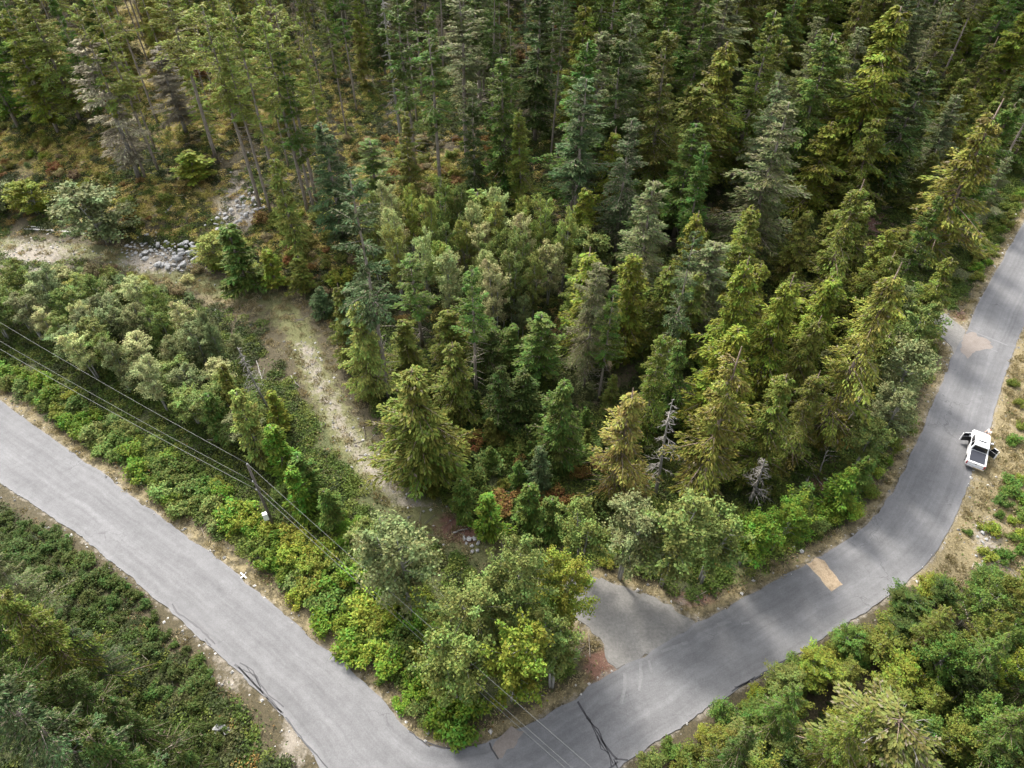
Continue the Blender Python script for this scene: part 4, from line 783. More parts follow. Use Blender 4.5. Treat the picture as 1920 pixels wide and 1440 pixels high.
shrubs([(1215,1440),(1300,1375),(1400,1310),(1510,1240),(1600,1190),(1700,1125),(1760,1080),(1800,1120),(1640,1230),(1500,1310),(1350,1400),(1280,1470)], 60, 1.5, ['alder', 'cedar', 'green', 'olive'], (1.0, 2.2), '{} bush outside the bend', 'outer verge bushes', 'bush', 28, name='edge_bush')
shrubs([(-120,200),(60,190),(160,250),(60,330),(-120,330)], 30, 2.2, ['gold', 'lime', 'straw', 'greyalder', 'olive'], (.6, 1.6), '{} bush at the meadow edge', 'clearing bushes', seed=29, name='clearing_bush')
print('objects so far', len(bpy.data.objects))

# ------------------------------------------------------------ uncountable ground cover
rs = np.random.default_rng(77)
def cand(n_): n_ = int(n_*1.9); x = rs.uniform(-125, 135, n_); y = rs.uniform(16, 200, n_); return x, y
def in_view(x, y, z):
    px, py, _ = proj(x, y, z); return (px > -120) & (px < 2040) & (py > -60) & (py < 1560)
def stuff(name, me): o = part(name, me); o['kind'] = 'stuff'; return o
x, y = cand(420000); z = hz(x, y); k = in_view(x, y, z); x, y, z = x[k], y[k], z[k]; d = pave_d(x, y); G, ST, RD, MO, GR, LO = zones(x, y)
cl = vnoise(x, y, 2.2, 5)*.6+vnoise(x, y, .9, 6)*.4
px, py, _ = proj(x, y, z); out_ = outer_side(x, y); tdd = dline(x, y, TRACK)
wgt = np.maximum.reduce([LO*.9*(cl > .36), .55*MO*(cl > .45), (.34+.3*(cl > .5))*(vnoise(x, y, 7, 12) > .33), .5*GR*(cl > .55), .35*ST*(cl > .62)])*(1-.85*np.clip(G, 0, 1))*(1-.75*np.clip(RD, 0, 1))*(d > .8)*(tdd > .9)*(1-.85*inpoly(px, py, OPEN))
wgt = wgt*np.where((py < 430) & (px > 1000), .4, 1)
k = rs.random(len(x)) < wgt*.7; x, y, z, cl, LO, MO, ST, RD, out_, px, py = (q[k] for q in (x, y, z, cl, LO, MO, ST, RD, out_, px, py)); N = len(x)
hh = (cl-.3).clip(.04, .6)*np.where(out_, 1.3, 1.7)*rs.random(N)**.6
nrm = np.array([0, 0, 1.])+rs.normal(0, .5, (N, 3)); dd = np.cross(nrm, rs.normal(0, 1, (N, 3)))
v, f = kites(np.c_[x, y, z+hh], dd, nrm, rs.uniform(.14, .34, N), rs.uniform(.1, .22, N), .06)
br_ = np.array([.085, .135, .022]); ol = np.array([.075, .085, .025]); ru = np.array([.22, .13, .04]); ye = np.array([.24, .20, .05]); dk = np.array([.04, .06, .02]); st_ = np.array([.22, .18, .095])
mixn = vnoise(x, y, 6, 8); hue = np.where((mixn > .5)[:, None], br_, ol)
hue = np.where((rs.random(N) < .25)[:, None], dk, hue); hue = np.where((rs.random(N) < np.clip(MO, 0, 1)*.9)[:, None], np.where((rs.random(N) < .55)[:, None], ye, ru), hue)
hue = np.where((rs.random(N) < ST*.6)[:, None], st_, hue); hue = np.where((rs.random(N) < .06)[:, None], ru*.7, hue); hue = np.where(((px < 700) & out_)[:, None], hue*.6, hue)  # last step darkens leaves below the road, shade put into their colour
hue = hue*rs.uniform(.55, 1.35, (N, 1))
stuff('ground_cover', tri_mesh('ground_cover', v, f, M['cover'], hue=np.repeat(hue, 4, 0)))
# grass blades
x, y = cand(420000); z = hz(x, y); k = in_view(x, y, z); x, y, z = x[k], y[k], z[k]; d = pave_d(x, y); G, ST, RD, MO, GR, LO = zones(x, y); cl = vnoise(x, y, 1.1, 9)
k = rs.random(len(x)) < np.maximum(ST, np.maximum(GR*.8, MO*.5))*(.35+.9*(cl > .45))*(1-.8*np.clip(G, 0, 1))*(d > .15)*.85
x, y, z, ST, GR, MO = (q[k] for q in (x, y, z, ST, GR, MO)); N = len(x); L_ = rs.uniform(.14, .38, N); a = rs.random(N)*6.28; ti = rs.uniform(.2, .9, N)
b0 = np.c_[x, y, z-.02]; tip = b0+np.c_[np.cos(a)*L_*ti, np.sin(a)*L_*ti, L_]; sd = np.c_[-np.sin(a), np.cos(a), 0*a]*rs.uniform(.03, .07, N)[:, None]
v = np.stack([b0-sd, b0+sd, tip], 1).reshape(-1, 3); f = np.arange(3*N).reshape(-1, 3)
gr = np.where((rs.random(N) < GR/(GR+ST+MO+1e-3))[:, None], np.array([.105, .112, .04]), np.array([.33, .275, .145]))*rs.uniform(.6, 1.3, (N, 1))
stuff('grass', tri_mesh('grass', v, f, M['cover'], hue=np.repeat(gr, 3, 0)))
# loose stones
x, y = cand(200000); z = hz(x, y); k = in_view(x, y, z); x, y, z = x[k], y[k], z[k]; G, ST, RD, MO, GR, LO = zones(x, y); d = pave_d(x, y)
k = rs.random(len(x)) < (np.clip(G, 0, 1)**1.5*.5+.02*ST+.05*RD)*(d > .1); x, y, z = x[k], y[k], z[k]; N = len(x); sc = .05+.16*rs.random(N)**3
o8 = np.array([[1, 0, 0], [0, 1, 0], [-1, 0, 0], [0, -1, 0], [0, 0, .8], [0, 0, -.6]]); f8 = np.array([[0, 1, 4], [1, 2, 4], [2, 3, 4], [3, 0, 4], [1, 0, 5], [2, 1, 5], [3, 2, 5], [0, 3, 5]])
v = o8[None]*sc[:, None, None]*rs.uniform(.6, 1.4, (N, 6, 1)); v = v+np.c_[x, y, z+sc*.25][:, None]
f = (f8[None]+(np.arange(N)*6)[:, None, None]).reshape(-1, 3); hu = np.repeat(np.array([.36, .35, .33])*rs.uniform(.45, 1.5, (N, 1)), 6, 0)
stuff('gravel', tri_mesh('gravel', v.reshape(-1, 3), f, M['stone'], hue=hu))
# fallen twigs and slash
x, y = cand(60000); z = hz(x, y); k = in_view(x, y, z); x, y, z = x[k], y[k], z[k]; G, ST, RD, MO, GR, LO = zones(x, y); d = pave_d(x, y); px, py, _ = proj(x, y, z)
k = rs.random(len(x)) < (.05+.5*np.clip(RD, 0, 1)+.22*np.clip(MO, 0, 1))*(d > 1.2)*np.where((px < 640) & (py > 1000), 1.5, 1)*.6; x, y, z = x[k], y[k], z[k]; N = len(x)
a = rs.random(N)*6.28; L_ = rs.uniform(.4, 2.4, N); dd = np.c_[np.cos(a), np.sin(a), rs.normal(0, .08, N)]*L_[:, None]; ra = rs.uniform(.015, .05, N)[:, None]; sd = np.c_[-np.sin(a), np.cos(a), 0*a]*ra; up_ = np.array([0, 0, 1.])*ra
b0 = np.c_[x, y, z+.05]; v = np.stack([b0-sd, b0+sd, b0+up_*1.6, b0+dd-sd*.6, b0+dd+sd*.6, b0+dd+up_], 1)
f6 = np.array([[0, 1, 4], [0, 4, 3], [1, 2, 5], [1, 5, 4], [2, 0, 3], [2, 3, 5], [0, 2, 1], [3, 4, 5]]); f = (f6[None]+(np.arange(N)*6)[:, None, None]).reshape(-1, 3)
hu = np.repeat(np.array([.27, .235, .2])*rs.uniform(.35, 1.5, (N, 1)), 6, 0); stuff('fallen_twigs', tri_mesh('fallen_twigs', v.reshape(-1, 3), f, M['stone'], hue=hu))

# low plants carpeting the ground, far too many to count
def cover_mat(name, c0, c1, c2):
    m, n, b, l = mat(name); oi = n.nodes.new('ShaderNodeObjectInfo'); a = n.nodes.new('ShaderNodeAttribute'); a.attribute_name = 'tint'
    sx = n.nodes.new('ShaderNodeSeparateXYZ'); l(a.outputs['Vector'], sx.inputs[0])
    c = ramp(n, l, oi.outputs['Random'], [(.1, c0), (.5, c1), (.9, c2)]); h = n.nodes.new('ShaderNodeHueSaturation'); l(c, h.inputs['Color']); l(mth(n, l, 'ADD', mth(n, l, 'MULTIPLY', sx.outputs[0], 1.0), .5), h.inputs['Value'])
    l(h.outputs[0], b.inputs['Base Color']); b.inputs['Roughness'].default_value = .65; b.inputs['Specular IOR Level'].default_value = .15
    t = n.nodes.new('ShaderNodeBsdfTranslucent'); l(h.outputs[0], t.inputs[0]); x_ = n.nodes.new('ShaderNodeMixShader'); x_.inputs[0].default_value = .22
    l(b.outputs[0], x_.inputs[1]); l(t.outputs[0], x_.inputs[2]); l(x_.outputs[0], n.nodes['Material Output'].inputs[0]); return m
def clump(name, seed, mt, nl_=90, rad_=.6, hgt=.45, lf=.2, blade=False):
    r = np.random.default_rng(seed); a = r.random(nl_)*6.28; rr_ = rad_*np.sqrt(r.random(nl_)); c = np.c_[np.cos(a)*rr_, np.sin(a)*rr_, hgt*(1-(rr_/rad_)**2*.7)*r.random(nl_)**.6]
    if blade: c[:, 2] = 0; d = np.c_[np.cos(a)*.5, np.sin(a)*.5, np.ones(nl_)]+r.normal(0, .3, (nl_, 3)); nr = r.normal(0, 1, (nl_, 3)); v, f = kites(c, d, nr, hgt*r.uniform(.5, 1.2, nl_), .05*r.uniform(.7, 1.3, nl_), .2)
    else: nr = np.array([0, 0, 1.])+r.normal(0, .5, (nl_, 3)); v, f = kites(c, np.cross(nr, r.normal(0, 1, (nl_, 3))), nr, lf*r.uniform(.6, 1.4, nl_), lf*.6*r.uniform(.7, 1.3, nl_), .08)
    t = np.repeat(np.c_[np.clip(r.normal(.5, .2, nl_), 0, 1), r.random(nl_), r.random(nl_)], 4, 0); return bpy.data.objects.new(name, tri_mesh(name, v, f, mt, t))
def scatter_stuff(name, proto, x, y, size):
    z = hz(x, y); me = bpy.data.meshes.new(name); me.vertices.add(len(x)); me.vertices.foreach_set('co', np.c_[x, y, z].astype(np.float32).ravel())
    a = me.attributes.new('siz', 'FLOAT', 'POINT'); a.data.foreach_set('value', size.astype(np.float32)); a = me.attributes.new('rot', 'FLOAT_VECTOR', 'POINT'); a.data.foreach_set('vector', np.c_[rs.normal(0, .12, (len(x), 2)), rs.random(len(x))*6.28].astype(np.float32).ravel())
    o = part(name, me); o['kind'] = 'stuff'; ng = bpy.data.node_groups.new(name, 'GeometryNodeTree'); ng.interface.new_socket('Geometry', in_out='INPUT', socket_type='NodeSocketGeometry'); ng.interface.new_socket('Geometry', in_out='OUTPUT', socket_type='NodeSocketGeometry')
    gi, go, ip_, oi = (ng.nodes.new(t) for t in ('NodeGroupInput', 'NodeGroupOutput', 'GeometryNodeInstanceOnPoints', 'GeometryNodeObjectInfo')); oi.inputs[0].default_value = proto
    def na(nm, ty): q = ng.nodes.new('GeometryNodeInputNamedAttribute'); q.data_type = ty; q.inputs[0].default_value = nm; return q.outputs[0]
    L2 = ng.links.new; L2(gi.outputs[0], ip_.inputs['Points']); L2(oi.outputs['Geometry'], ip_.inputs['Instance']); L2(na('rot', 'FLOAT_VECTOR'), ip_.inputs['Rotation']); L2(na('siz', 'FLOAT'), ip_.inputs['Scale']); L2(ip_.outputs[0], go.inputs[0])
    o.modifiers.new('scatter', 'NODES').node_group = ng
x, y = cand(150000); z = hz(x, y); k = in_view(x, y, z); x, y, z = x[k], y[k], z[k]; d = pave_d(x, y); G, ST, RD, MO, GR, LO = zones(x, y); px, py, _ = proj(x, y, z); out_ = outer_side(x, y); tdd = dline(x, y, TRACK)
n1, n2, n3 = vnoise(x, y, 5, 21), vnoise(x, y, 3, 22), vnoise(x, y, 9, 23); open_ = (1-np.clip(G*1.2, 0, 1))*(1-.8*np.clip(RD, 0, 1))*(tdd > 2.2)*(d > 1.0)*(1-.94*inpoly(px, py, OPEN)); u = rs.random(len(x))
forest = (d > 5)*(tdd > 3.5)*(1-.85*np.clip(MO, 0, 1))
dry = (out_ & (px > 1690) & (py < 1100))
P_green = np.maximum(LO*.55*(n2 > .3)*np.where(out_ & (px < 700), .25, 1), forest*.22*(n1 > .42))*open_*(1-.92*dry); P_dark = np.maximum(.3*forest*(n2 > .35), .34*LO*(out_ & (px < 700)))*open_*(1-.95*dry)  # below the road dark clumps replace green ones, standing for shade
P_rust = np.maximum.reduce([.17*np.clip(MO, 0, 1)*(n2 > .5), .05*forest*(n3 > .6), .04*LO*(out_ & (px < 700))*(n1 > .5)])*open_; P_gold = .5*np.clip(MO, 0, 1)*(n1 > .3)*open_; P_dry = np.clip(ST, 0, 1)*.22*(1-np.clip(G, 0, 1))*(d > .35)
cum = 0
for nm, P_, cols_, sz, bl in [('ground_cover', P_green, [(.05, .085, .016), (.085, .13, .022), (.13, .15, .03)], (.7, 1.5), 0), ('salal_cover', P_dark, [(.03, .045, .014), (.05, .065, .02), (.075, .08, .028)], (.7, 1.5), 0),
                              ('bracken_cover', P_rust, [(.19, .12, .035), (.28, .19, .06), (.36, .27, .10)], (.6, 1.3), 0), ('moss_cover', P_gold, [(.26, .26, .05), (.42, .37, .09), (.50, .40, .15)], (.5, 1.2), 0), ('dry_grass', P_dry, [(.24, .20, .09), (.36, .30, .16), (.46, .40, .25)], (.7, 1.2), 1)]:  # moss_cover colours lightened to stand for sun on the clearing
    mt = cover_mat(nm, *cols_); k = (u >= cum) & (u < cum+P_); cum = cum+P_
    for j in range(2):
        kk = np.where(k)[0][j::2]; scatter_stuff(nm, clump(nm+'_clump', 300+j, mt, 70 if bl else 90, .5 if bl else .6, .26 if bl else .45, .2, bl), x[kk], y[kk], rs.uniform(*sz, len(kk)))
    print(nm, int(k.sum()))

# ------------------------------------------------------------ boulders, logs
def ico(seed):
    bm = bmesh.new(); bmesh.ops.create_icosphere(bm, subdivisions=1, radius=1); r = random.Random(seed)
    for vv in bm.verts: vv.co *= r.uniform(.62, 1.12)
    for _ in range(3):
        nn = Vector((r.gauss(0, 1), r.gauss(0, 1), r.gauss(0, 1))).normalized()
        for vv in bm.verts:
            ex = vv.co.dot(nn)-.6
            if ex > 0: vv.co -= nn*ex
    me = bpy.data.meshes.new('boulder'); bm.to_mesh(me); bm.free(); me.polygons.foreach_set('use_smooth', np.zeros(len(me.polygons), bool)); me.materials.append(M['rock']); return me
ROCKS = [ico(i) for i in range(7)]
def boulder(p, s, label, group):
    o = part('boulder', random.choice(ROCKS)); o.location = (p[0], p[1], p[2]+s*.28); o.scale = (s*random.uniform(.8, 1.3), s*random.uniform(.7, 1.1), s*random.uniform(.5, .85)); o.rotation_euler = (random.uniform(-.4, .4), random.uniform(-.4, .4), random.random()*6.3)
    o['label'] = label; o['category'] = 'boulder'; o['group'] = group
for p, x, y in scatter([(262,478),(300,455),(350,452),(372,470),(378,505),(340,512),(290,500)], 80, .55, 31):
    k = math.exp(-((x-335)/40)**2-((y-480)/25)**2); p[2] += 1.0*k*random.random(); boulder(p, .16+.6*random.random()**2, 'pale grey boulder in the rock pile beside the clearing track', 'boulders of the rock pile')
for p, x, y in scatter([(385,425),(420,400),(460,365),(480,350),(500,385),(480,410),(440,425),(410,440)], 70, .6, 32):
    p[2] += .5*random.random(); boulder(p, .14+.5*random.random()**2, 'grey boulder of the stony bank below the fir trunks', 'boulders of the stony bank')
for p, x, y in scatter([(225,470),(265,440),(300,435),(290,460),(240,485)], 30, .6, 33): boulder(p, random.uniform(.2, .4), 'small grey boulder of the stony strip beside the round alder', 'boulders of the stony strip')
for px_, py_, s_ in [(412, 1366, .6), (405, 1378, .4), (425, 1372, .4), (440, 1352, .3), (395, 1395, .35), (452, 1250+90, .22), (1545, 995, .25), (1487, 1028, .25), (1502, 1035, .3)]: boulder(ground(px_, py_), s_, 'whitish boulder on the bank below the road' if px_ < 600 else 'whitish boulder on the inner verge above the tan patch', 'boulders beside the road')
for p, x, y in scatter([(870,1010),(895,1010),(900,1035),(880,1035)], 9, .5, 34): boulder(p, random.uniform(.2, .35), 'white boulder beside the red soil below the track end', 'boulders at the track end')
for p, x, y in scatter([(660,790),(700,820),(740,880),(725,890),(680,840)], 14, .8, 35): boulder(p, random.uniform(.15, .32), 'pale stone on the bare edge of the track', 'stones along the track')
for p, x, y in scatter([(1830,980),(1850,1010),(1850,1040),(1880,1080),(1830,1060)], 16, .7, 36): boulder(p, random.uniform(.15, .3), 'pale stone on the dry verge below the pickup', 'stones on the dry verge')

def log(p0, p1, r0, label, mt='log', lift=(.12, .12), forks=0):
    a = ground(*p0) if len(p0) == 2 else np.array(p0); b_ = ground(*p1) if len(p1) == 2 else np.array(p1); a[2] += lift[0]; b_[2] += lift[1]; tb = TB(); k = np.linspace(0, 1, 7)
    pts = a+(b_-a)*k[:, None]+np.c_[R.normal(0, .05, 7), R.normal(0, .05, 7), R.normal(0, .015, 7)]; pts -= a; tb.tube(pts, r0*(1-.65*k), 6)
    for i in range(forks):
        q = pts[random.randint(2, 5)]; e_ = np.array([random.gauss(0, .5), random.gauss(0, .5), random.uniform(0, .4)]); tb.tube([q, q+e_*.6, q+e_*1.1], [r0*.4, r0*.3, r0*.15], 4)
    o = part('fallen_log', tb.mesh('fallen_log', M[mt])); o.location = a; o['label'] = label; o['category'] = 'log'; o['group'] = 'fallen logs'
log((48, 430), (178, 440), .16, 'longest bleached log lying beside the gravel clearing', forks=2); log((60, 426), (135, 436), .12, 'bleached log behind the longest one beside the gravel clearing'); log((110, 437), (132, 443), .09, 'short bleached log in front of the longest one')
log((310, 400), (342, 368), .13, 'weathered log propped on the bracken bank of the clearing', forks=2); log((480, 412), (507, 395), .12, 'pale log on the sunlit bank below the trunks', forks=1); log((568, 458), (584, 470), .1, 'short pale log on the sunlit bank')
log((1545, 900), (1582, 899), .1, 'pale stick lying on the red soil heap'); log((1500, 925), (1530, 870), .1, 'grey pole lying across the edge of the red soil heap', 'dead', forks=2); log((1515, 880), (1545, 915), .08, 'thin grey stick on the red soil heap', 'dead')
log((500, 740), (475, 660), .13, 'grey fallen trunk across the shaded track edge', 'dead', forks=4); log((545, 705), (560, 725), .08, 'short forked stick on the shaded track', 'dead', forks=3)
log((850, 1000), (880, 992), .12, 'whitish log above the red soil at the track end', 'dead'); log((140, 1180), (185, 1210), .1, 'grey stick on the bank below the road', 'dead', forks=3); log((1290, 930), (1275, 950), .1, 'short grey log beneath the pale yellow-green cedar', 'dead')
for bx, by, tx, ty, hh_, lb in [(1567, 825, 1622, 735, 7.5, 'pale dead stem leaning beside the yellowish cedar'), (1600, 800, 1590, 740, 6, 'thinner dead stem crossing behind the pale leaning one'), (1635, 785, 1660, 745, 5.5, 'grey stem leaning out of the roadside alders'), (1650, 830, 1700, 780, 6, 'grey stem leaning toward the road'), (1535, 890, 1552, 845, 4, 'short dead stem rising from the red soil heap')]:
    p = ground(bx, by); t_ = at(tx, ty, p[2]+hh_); tb = TB(); k = np.linspace(0, 1, 6)[:, None]; pts = (t_-p)*k+np.c_[R.normal(0, .08, (6, 2))*k, np.zeros(6)]; pts[0, 2] -= .3; tb.tube(pts, .10*(1-.75*k[:, 0]), 6)
    e = thing('leaning_dead_tree', lb, 'tree', p, 0, G_SNG); part('trunk', tb.mesh('trunk', M['dead']), e); tb = TB()
    for i in range(9):
        j = random.randint(2, 4); q = pts[j]+(pts[j+1]-pts[j])*random.random(); e_ = np.array([random.gauss(0, .7), random.gauss(0, .7), random.uniform(.1, .9)]); tb.tube([q, q+e_*.5, q+e_], [.022, .015, .007], 3)
    b_ = part('branches', tb.mesh('branches', M['dead']), e); b_['kind'] = 'stuff'
# slender white trunks on show in the grove and the thicket
for i, (bx, by, tpy) in enumerate([(395, 680, 600), (420, 690, 590), (428, 700, 610), (455, 680, 640), (380, 705, 650), (945, 615, 560), (972, 635, 575), (980, 640, 560), (850, 565, 500), (808, 560, 490)]):
    p = ground(bx, by); h = max(4., top_h(p, tpy)+2); plant('alder', 'alder_tree', 'tree', p, h, 2.6, jit(COL['greyalder']), 'thin bare-stemmed alder at the edge of the '+('thicket beside the shaded grass' if i < 5 else 'pale grove'), G_ALD, var=0)

# ------------------------------------------------------------ utility pole and cables
PB = ground(516, 992); PH = 10.6; pe = thing('utility_pole', 'dark wooden utility pole with a white equipment box standing in the verge thicket', 'pole', PB)
tb = TB(); tb.tube([(0, 0, -.4), (0, 0, 5), (0, 0, PH)], [.17, .145, .115], 10); part('post', tb.mesh('post', M['pole']), pe)
def bmesh_part(name, fn, mt, parent, bev=0, seg=2, loc=None):
    bm = bmesh.new(); fn(bm)
    if bev: bmesh.ops.bevel(bm, geom=[e_ for e_ in bm.edges], offset=bev, segments=seg, profile=.6, affect='EDGES', clamp_overlap=True)
    bmesh.ops.recalc_face_normals(bm, faces=bm.faces); me = bpy.data.meshes.new(name); bm.to_mesh(me); bm.free(); me.polygons.foreach_set('use_smooth', np.zeros(len(me.polygons), bool)); me.materials.append(mt); return part(name, me, parent)
def box(c_, s_, rot=0): 
    def fn(bm): bmesh.ops.create_cube(bm, size=1, matrix=Matrix.Translation(c_) @ Matrix.Rotation(rot, 4, 'Z') @ Matrix.Diagonal((*s_, 1)))
    return fn
bmesh_part('equipment_box', box((-.28, -.2, 2.6), (.5, .42, .95), .4), M['boxwhite'], pe, .05)
bmesh_part('bracket', box((-.12, -.09, 2.6), (.25, .12, .2), .4), M['chrome'], pe, .01)
HW = [(10.75, (0, 605), (1107, 1440)), (8.3, (0, 640), (1070, 1440)), (7.0, (0, 655), (1057, 1440))]
for zz in (10.7, 8.3, 7.0):
    tb = TB(); s0 = 0 if zz > 10 else .17
    tb.tube([(-s0*.4, -s0, zz-.14), (-s0*.4, -s0, zz-.05), (-s0*.4, -s0, zz+.04)], [.06, .09, .05], 8); part('insulator', tb.mesh('insulator', M['ceramic']), pe)
for i, (hw, lp, rp) in enumerate(HW):
    s0 = 0 if i == 0 else .17; a = PB+np.array([-s0*.4, -s0, hw]); lf = at(*lp, hw-.75); rt = at(*rp, hw-.75)
    lf2 = a+(lf-a)*1.35; rt2 = a+(rt-a)*1.25; tb = TB()
    for e0, sag in ((lf2, 1.3), (rt2, 1.0)):
        e0[2] = hw+PB[2]; k = np.linspace(0, 1, 24); pts = a+(e0-a)*k[:, None]; pts[:, 2] -= sag*4*k*(1-k)*.55; tb.tube(pts, .015 if i < 2 else .019, 5)
    o = part('power_cable', tb.mesh('power_cable', M['wire'])); o['category'] = 'cable'; o['group'] = 'overhead cables'; o['label'] = ['thin cable on the tip of the utility pole', 'thin cable below the top one of the utility pole', 'lowest and thickest cable on the utility pole'][i]

# ------------------------------------------------------------ white pickup with two doors open
TF, TR_ = at(1840.5, 813, .95), at(1829, 869, .75); hd_ = TF-TR_; hd_[2] = 0; tl_ = float(np.linalg.norm(hd_)); ctr = (TF+TR_)/2
tk = thing('pickup_truck', 'white pickup truck with two doors open parked half on the dry verge', 'truck', (ctr[0], ctr[1], .035), math.atan2(hd_[1], hd_[0])); tk.scale = (.97,)*3
print('truck length', tl_)
def profile_body(bm):
    pr_ = [(-2.9, .55), (-2.92, 1.0), (-2.86, 1.10), (-.85, 1.12), (-.8, 1.14), (1.2, 1.16), (1.35, 1.15), (2.55, 1.06), (2.82, .95), (2.92, .72), (2.9, .42), (2.45, .40)]
    for cx in (1.9, -1.85):
        for t in np.linspace(0, math.pi, 7): pr_.append((cx+.52*math.cos(t), .40+.50*math.sin(t)))
        pr_.append((-1.2 if cx > 0 else -2.6, .40)) if cx < 0 else pr_.append((1.2, .38))
    ys_ = [-.99, -.90, .90, .99]; rings = []
    for yy in ys_:
        k = 1 if abs(yy) < .95 else .985
        rings.append([bm.verts.new((px_*(1 if abs(yy) < .95 else .99), yy*(.86 if px_ > 2.7 else .95 if px_ > 2.4 else 1), z_ if abs(yy) < .95 else (z_-.06 if z_ > .9 else z_))) for px_, z_ in pr_])
    n_ = len(pr_)
    for a_, b2 in zip(rings[:-1], rings[1:]):
        for i in range(n_): bm.faces.new((a_[i], a_[(i+1) % n_], b2[(i+1) % n_], b2[i]))
    bm.faces.new(rings[0]); bm.faces.new(rings[-1][::-1])
body = bmesh_part('body', profile_body, M['paint'], tk, 0)
def frust(x0, x1, y0, z0, X0, X1, Y0, z1):
    def fn(bm):
        v_ = [bm.verts.new(q) for q in [(x0, -y0, z0), (x1, -y0, z0), (x1, y0, z0), (x0, y0, z0), (X0, -Y0, z1), (X1, -Y0, z1), (X1, Y0, z1), (X0, Y0, z1)]]
        for q in [(3, 2, 1, 0), (4, 5, 6, 7), (0, 1, 5, 4), (1, 2, 6, 5), (2, 3, 7, 6), (3, 0, 4, 7)]: bm.faces.new([v_[i] for i in q])
    return fn
bmesh_part('cab', frust(-.92, 1.38, .93, 1.10, -.72, .62, .74, 1.88), M['paint'], tk, .07, 3)
def quad(name, pts, mt, th=.012, parent=tk):
    def fn(bm):
        P = [Vector(q) for q in pts]; nn = (P[1]-P[0]).cross(P[2]-P[0]).normalized(); a_ = [bm.verts.new(q) for q in P]; b2 = [bm.verts.new(q+nn*th) for q in P]
        bm.faces.new(b2); bm.faces.new(a_[::-1])
        for i in range(4): bm.faces.new((a_[i], a_[(i+1) % 4], b2[(i+1) % 4], b2[i]))
    return bmesh_part(name, fn, mt, parent)
def lerp3(a_, b2, t): return tuple(x0+(x1-x0)*t for x0, x1 in zip(a_, b2))
def face_quad(A, B, C_, D, u0, u1, v0, v1): f_ = lambda u, vv: lerp3(lerp3(A, B, u), lerp3(D, C_, u), vv); return [f_(u0, v0), f_(u1, v0), f_(u1, v1), f_(u0, v1)]
quad('windscreen', face_quad((1.38, -.93, 1.1), (1.38, .93, 1.1), (.62, .74, 1.88), (.62, -.74, 1.88), .06, .94, .08, .9), M['glass'])
quad('rear_window', face_quad((-.92, .93, 1.1), (-.92, -.93, 1.1), (-.72, -.74, 1.88), (-.72, .74, 1.88), .07, .93, .12, .86), M['glass'])
for sg in (1, -1):
    A, B, C_, D = ((1.38, sg*.93, 1.1), (-.92, sg*.93, 1.1), (-.72, sg*.74, 1.88), (.62, sg*.74, 1.88))
    for u0, u1 in ((.14, .50), (.55, .90)):
        q = face_quad(A, B, C_, D, u0, u1, .10, .84); quad('side_window', q if sg > 0 else q[::-1], M['glass'])
quad('sunroof', [(.25, -.42, 1.879), (.25, .42, 1.879), (.0, .42, 1.879), (.0, -.42, 1.879)][::-1] if False else [(.0, -.42, 1.879), (.25, -.42, 1.879), (.25, .42, 1.879), (.0, .42, 1.879)], M['glass'])
bmesh_part('tonneau_cover', box((-1.84, 0, 1.13), (1.78, 1.58, .05)), M['tonneau'], tk, .015)
bmesh_part('tailgate', box((-2.91, 0, .86), (.07, 1.62, .44)), M['paint'], tk, .02); bmesh_part('tailgate_handle', box((-2.955, 0, .98), (.03, .26, .07)), M['trim'], tk)
bmesh_part('rear_bumper', box((-3.02, 0, .55), (.22, 1.9, .2)), M['chrome'], tk, .04); bmesh_part('front_bumper', box((2.92, 0, .52), (.2, 1.75, .26)), M['paint'], tk, .06)
bmesh_part('grille', box((2.90, 0, .80), (.06, 1.0, .22)), M['trim'], tk, .02)
for sg in (1, -1):
    bmesh_part('tail_light', box((-2.90, sg*.90, .85), (.09, .13, .42)), M['redlamp'], tk, .02); bmesh_part('headlight', box((2.76, sg*.72, .84), (.22, .26, .17)), M['clearlamp'], tk, .03)
    bmesh_part('roof_rail', box((0, sg*.66, 1.89), (1.0, .04, .04)), M['paint'], tk, .01)
bmesh_part('hood_scoop_line', box((1.42, 0, 1.165), (.10, 1.5, .02)), M['trim'], tk)
for xx in (1.9, -1.85):
    for sg in (1, -1):
        tb = TB(); tb.tube([(xx, sg*.74, .41), (xx, sg*.78, .41), (xx, sg*.96, .41), (xx, sg*1.0, .41)], [.36, .41, .41, .37], 20); wh = part('wheel', tb.mesh('wheel', M['rubber']), tk)
        tb = TB(); tb.tube([(xx, sg*.99, .41), (xx, sg*1.008, .41)], [.25, .22], 16); part('rim', tb.mesh('rim', M['chrome']), wh)
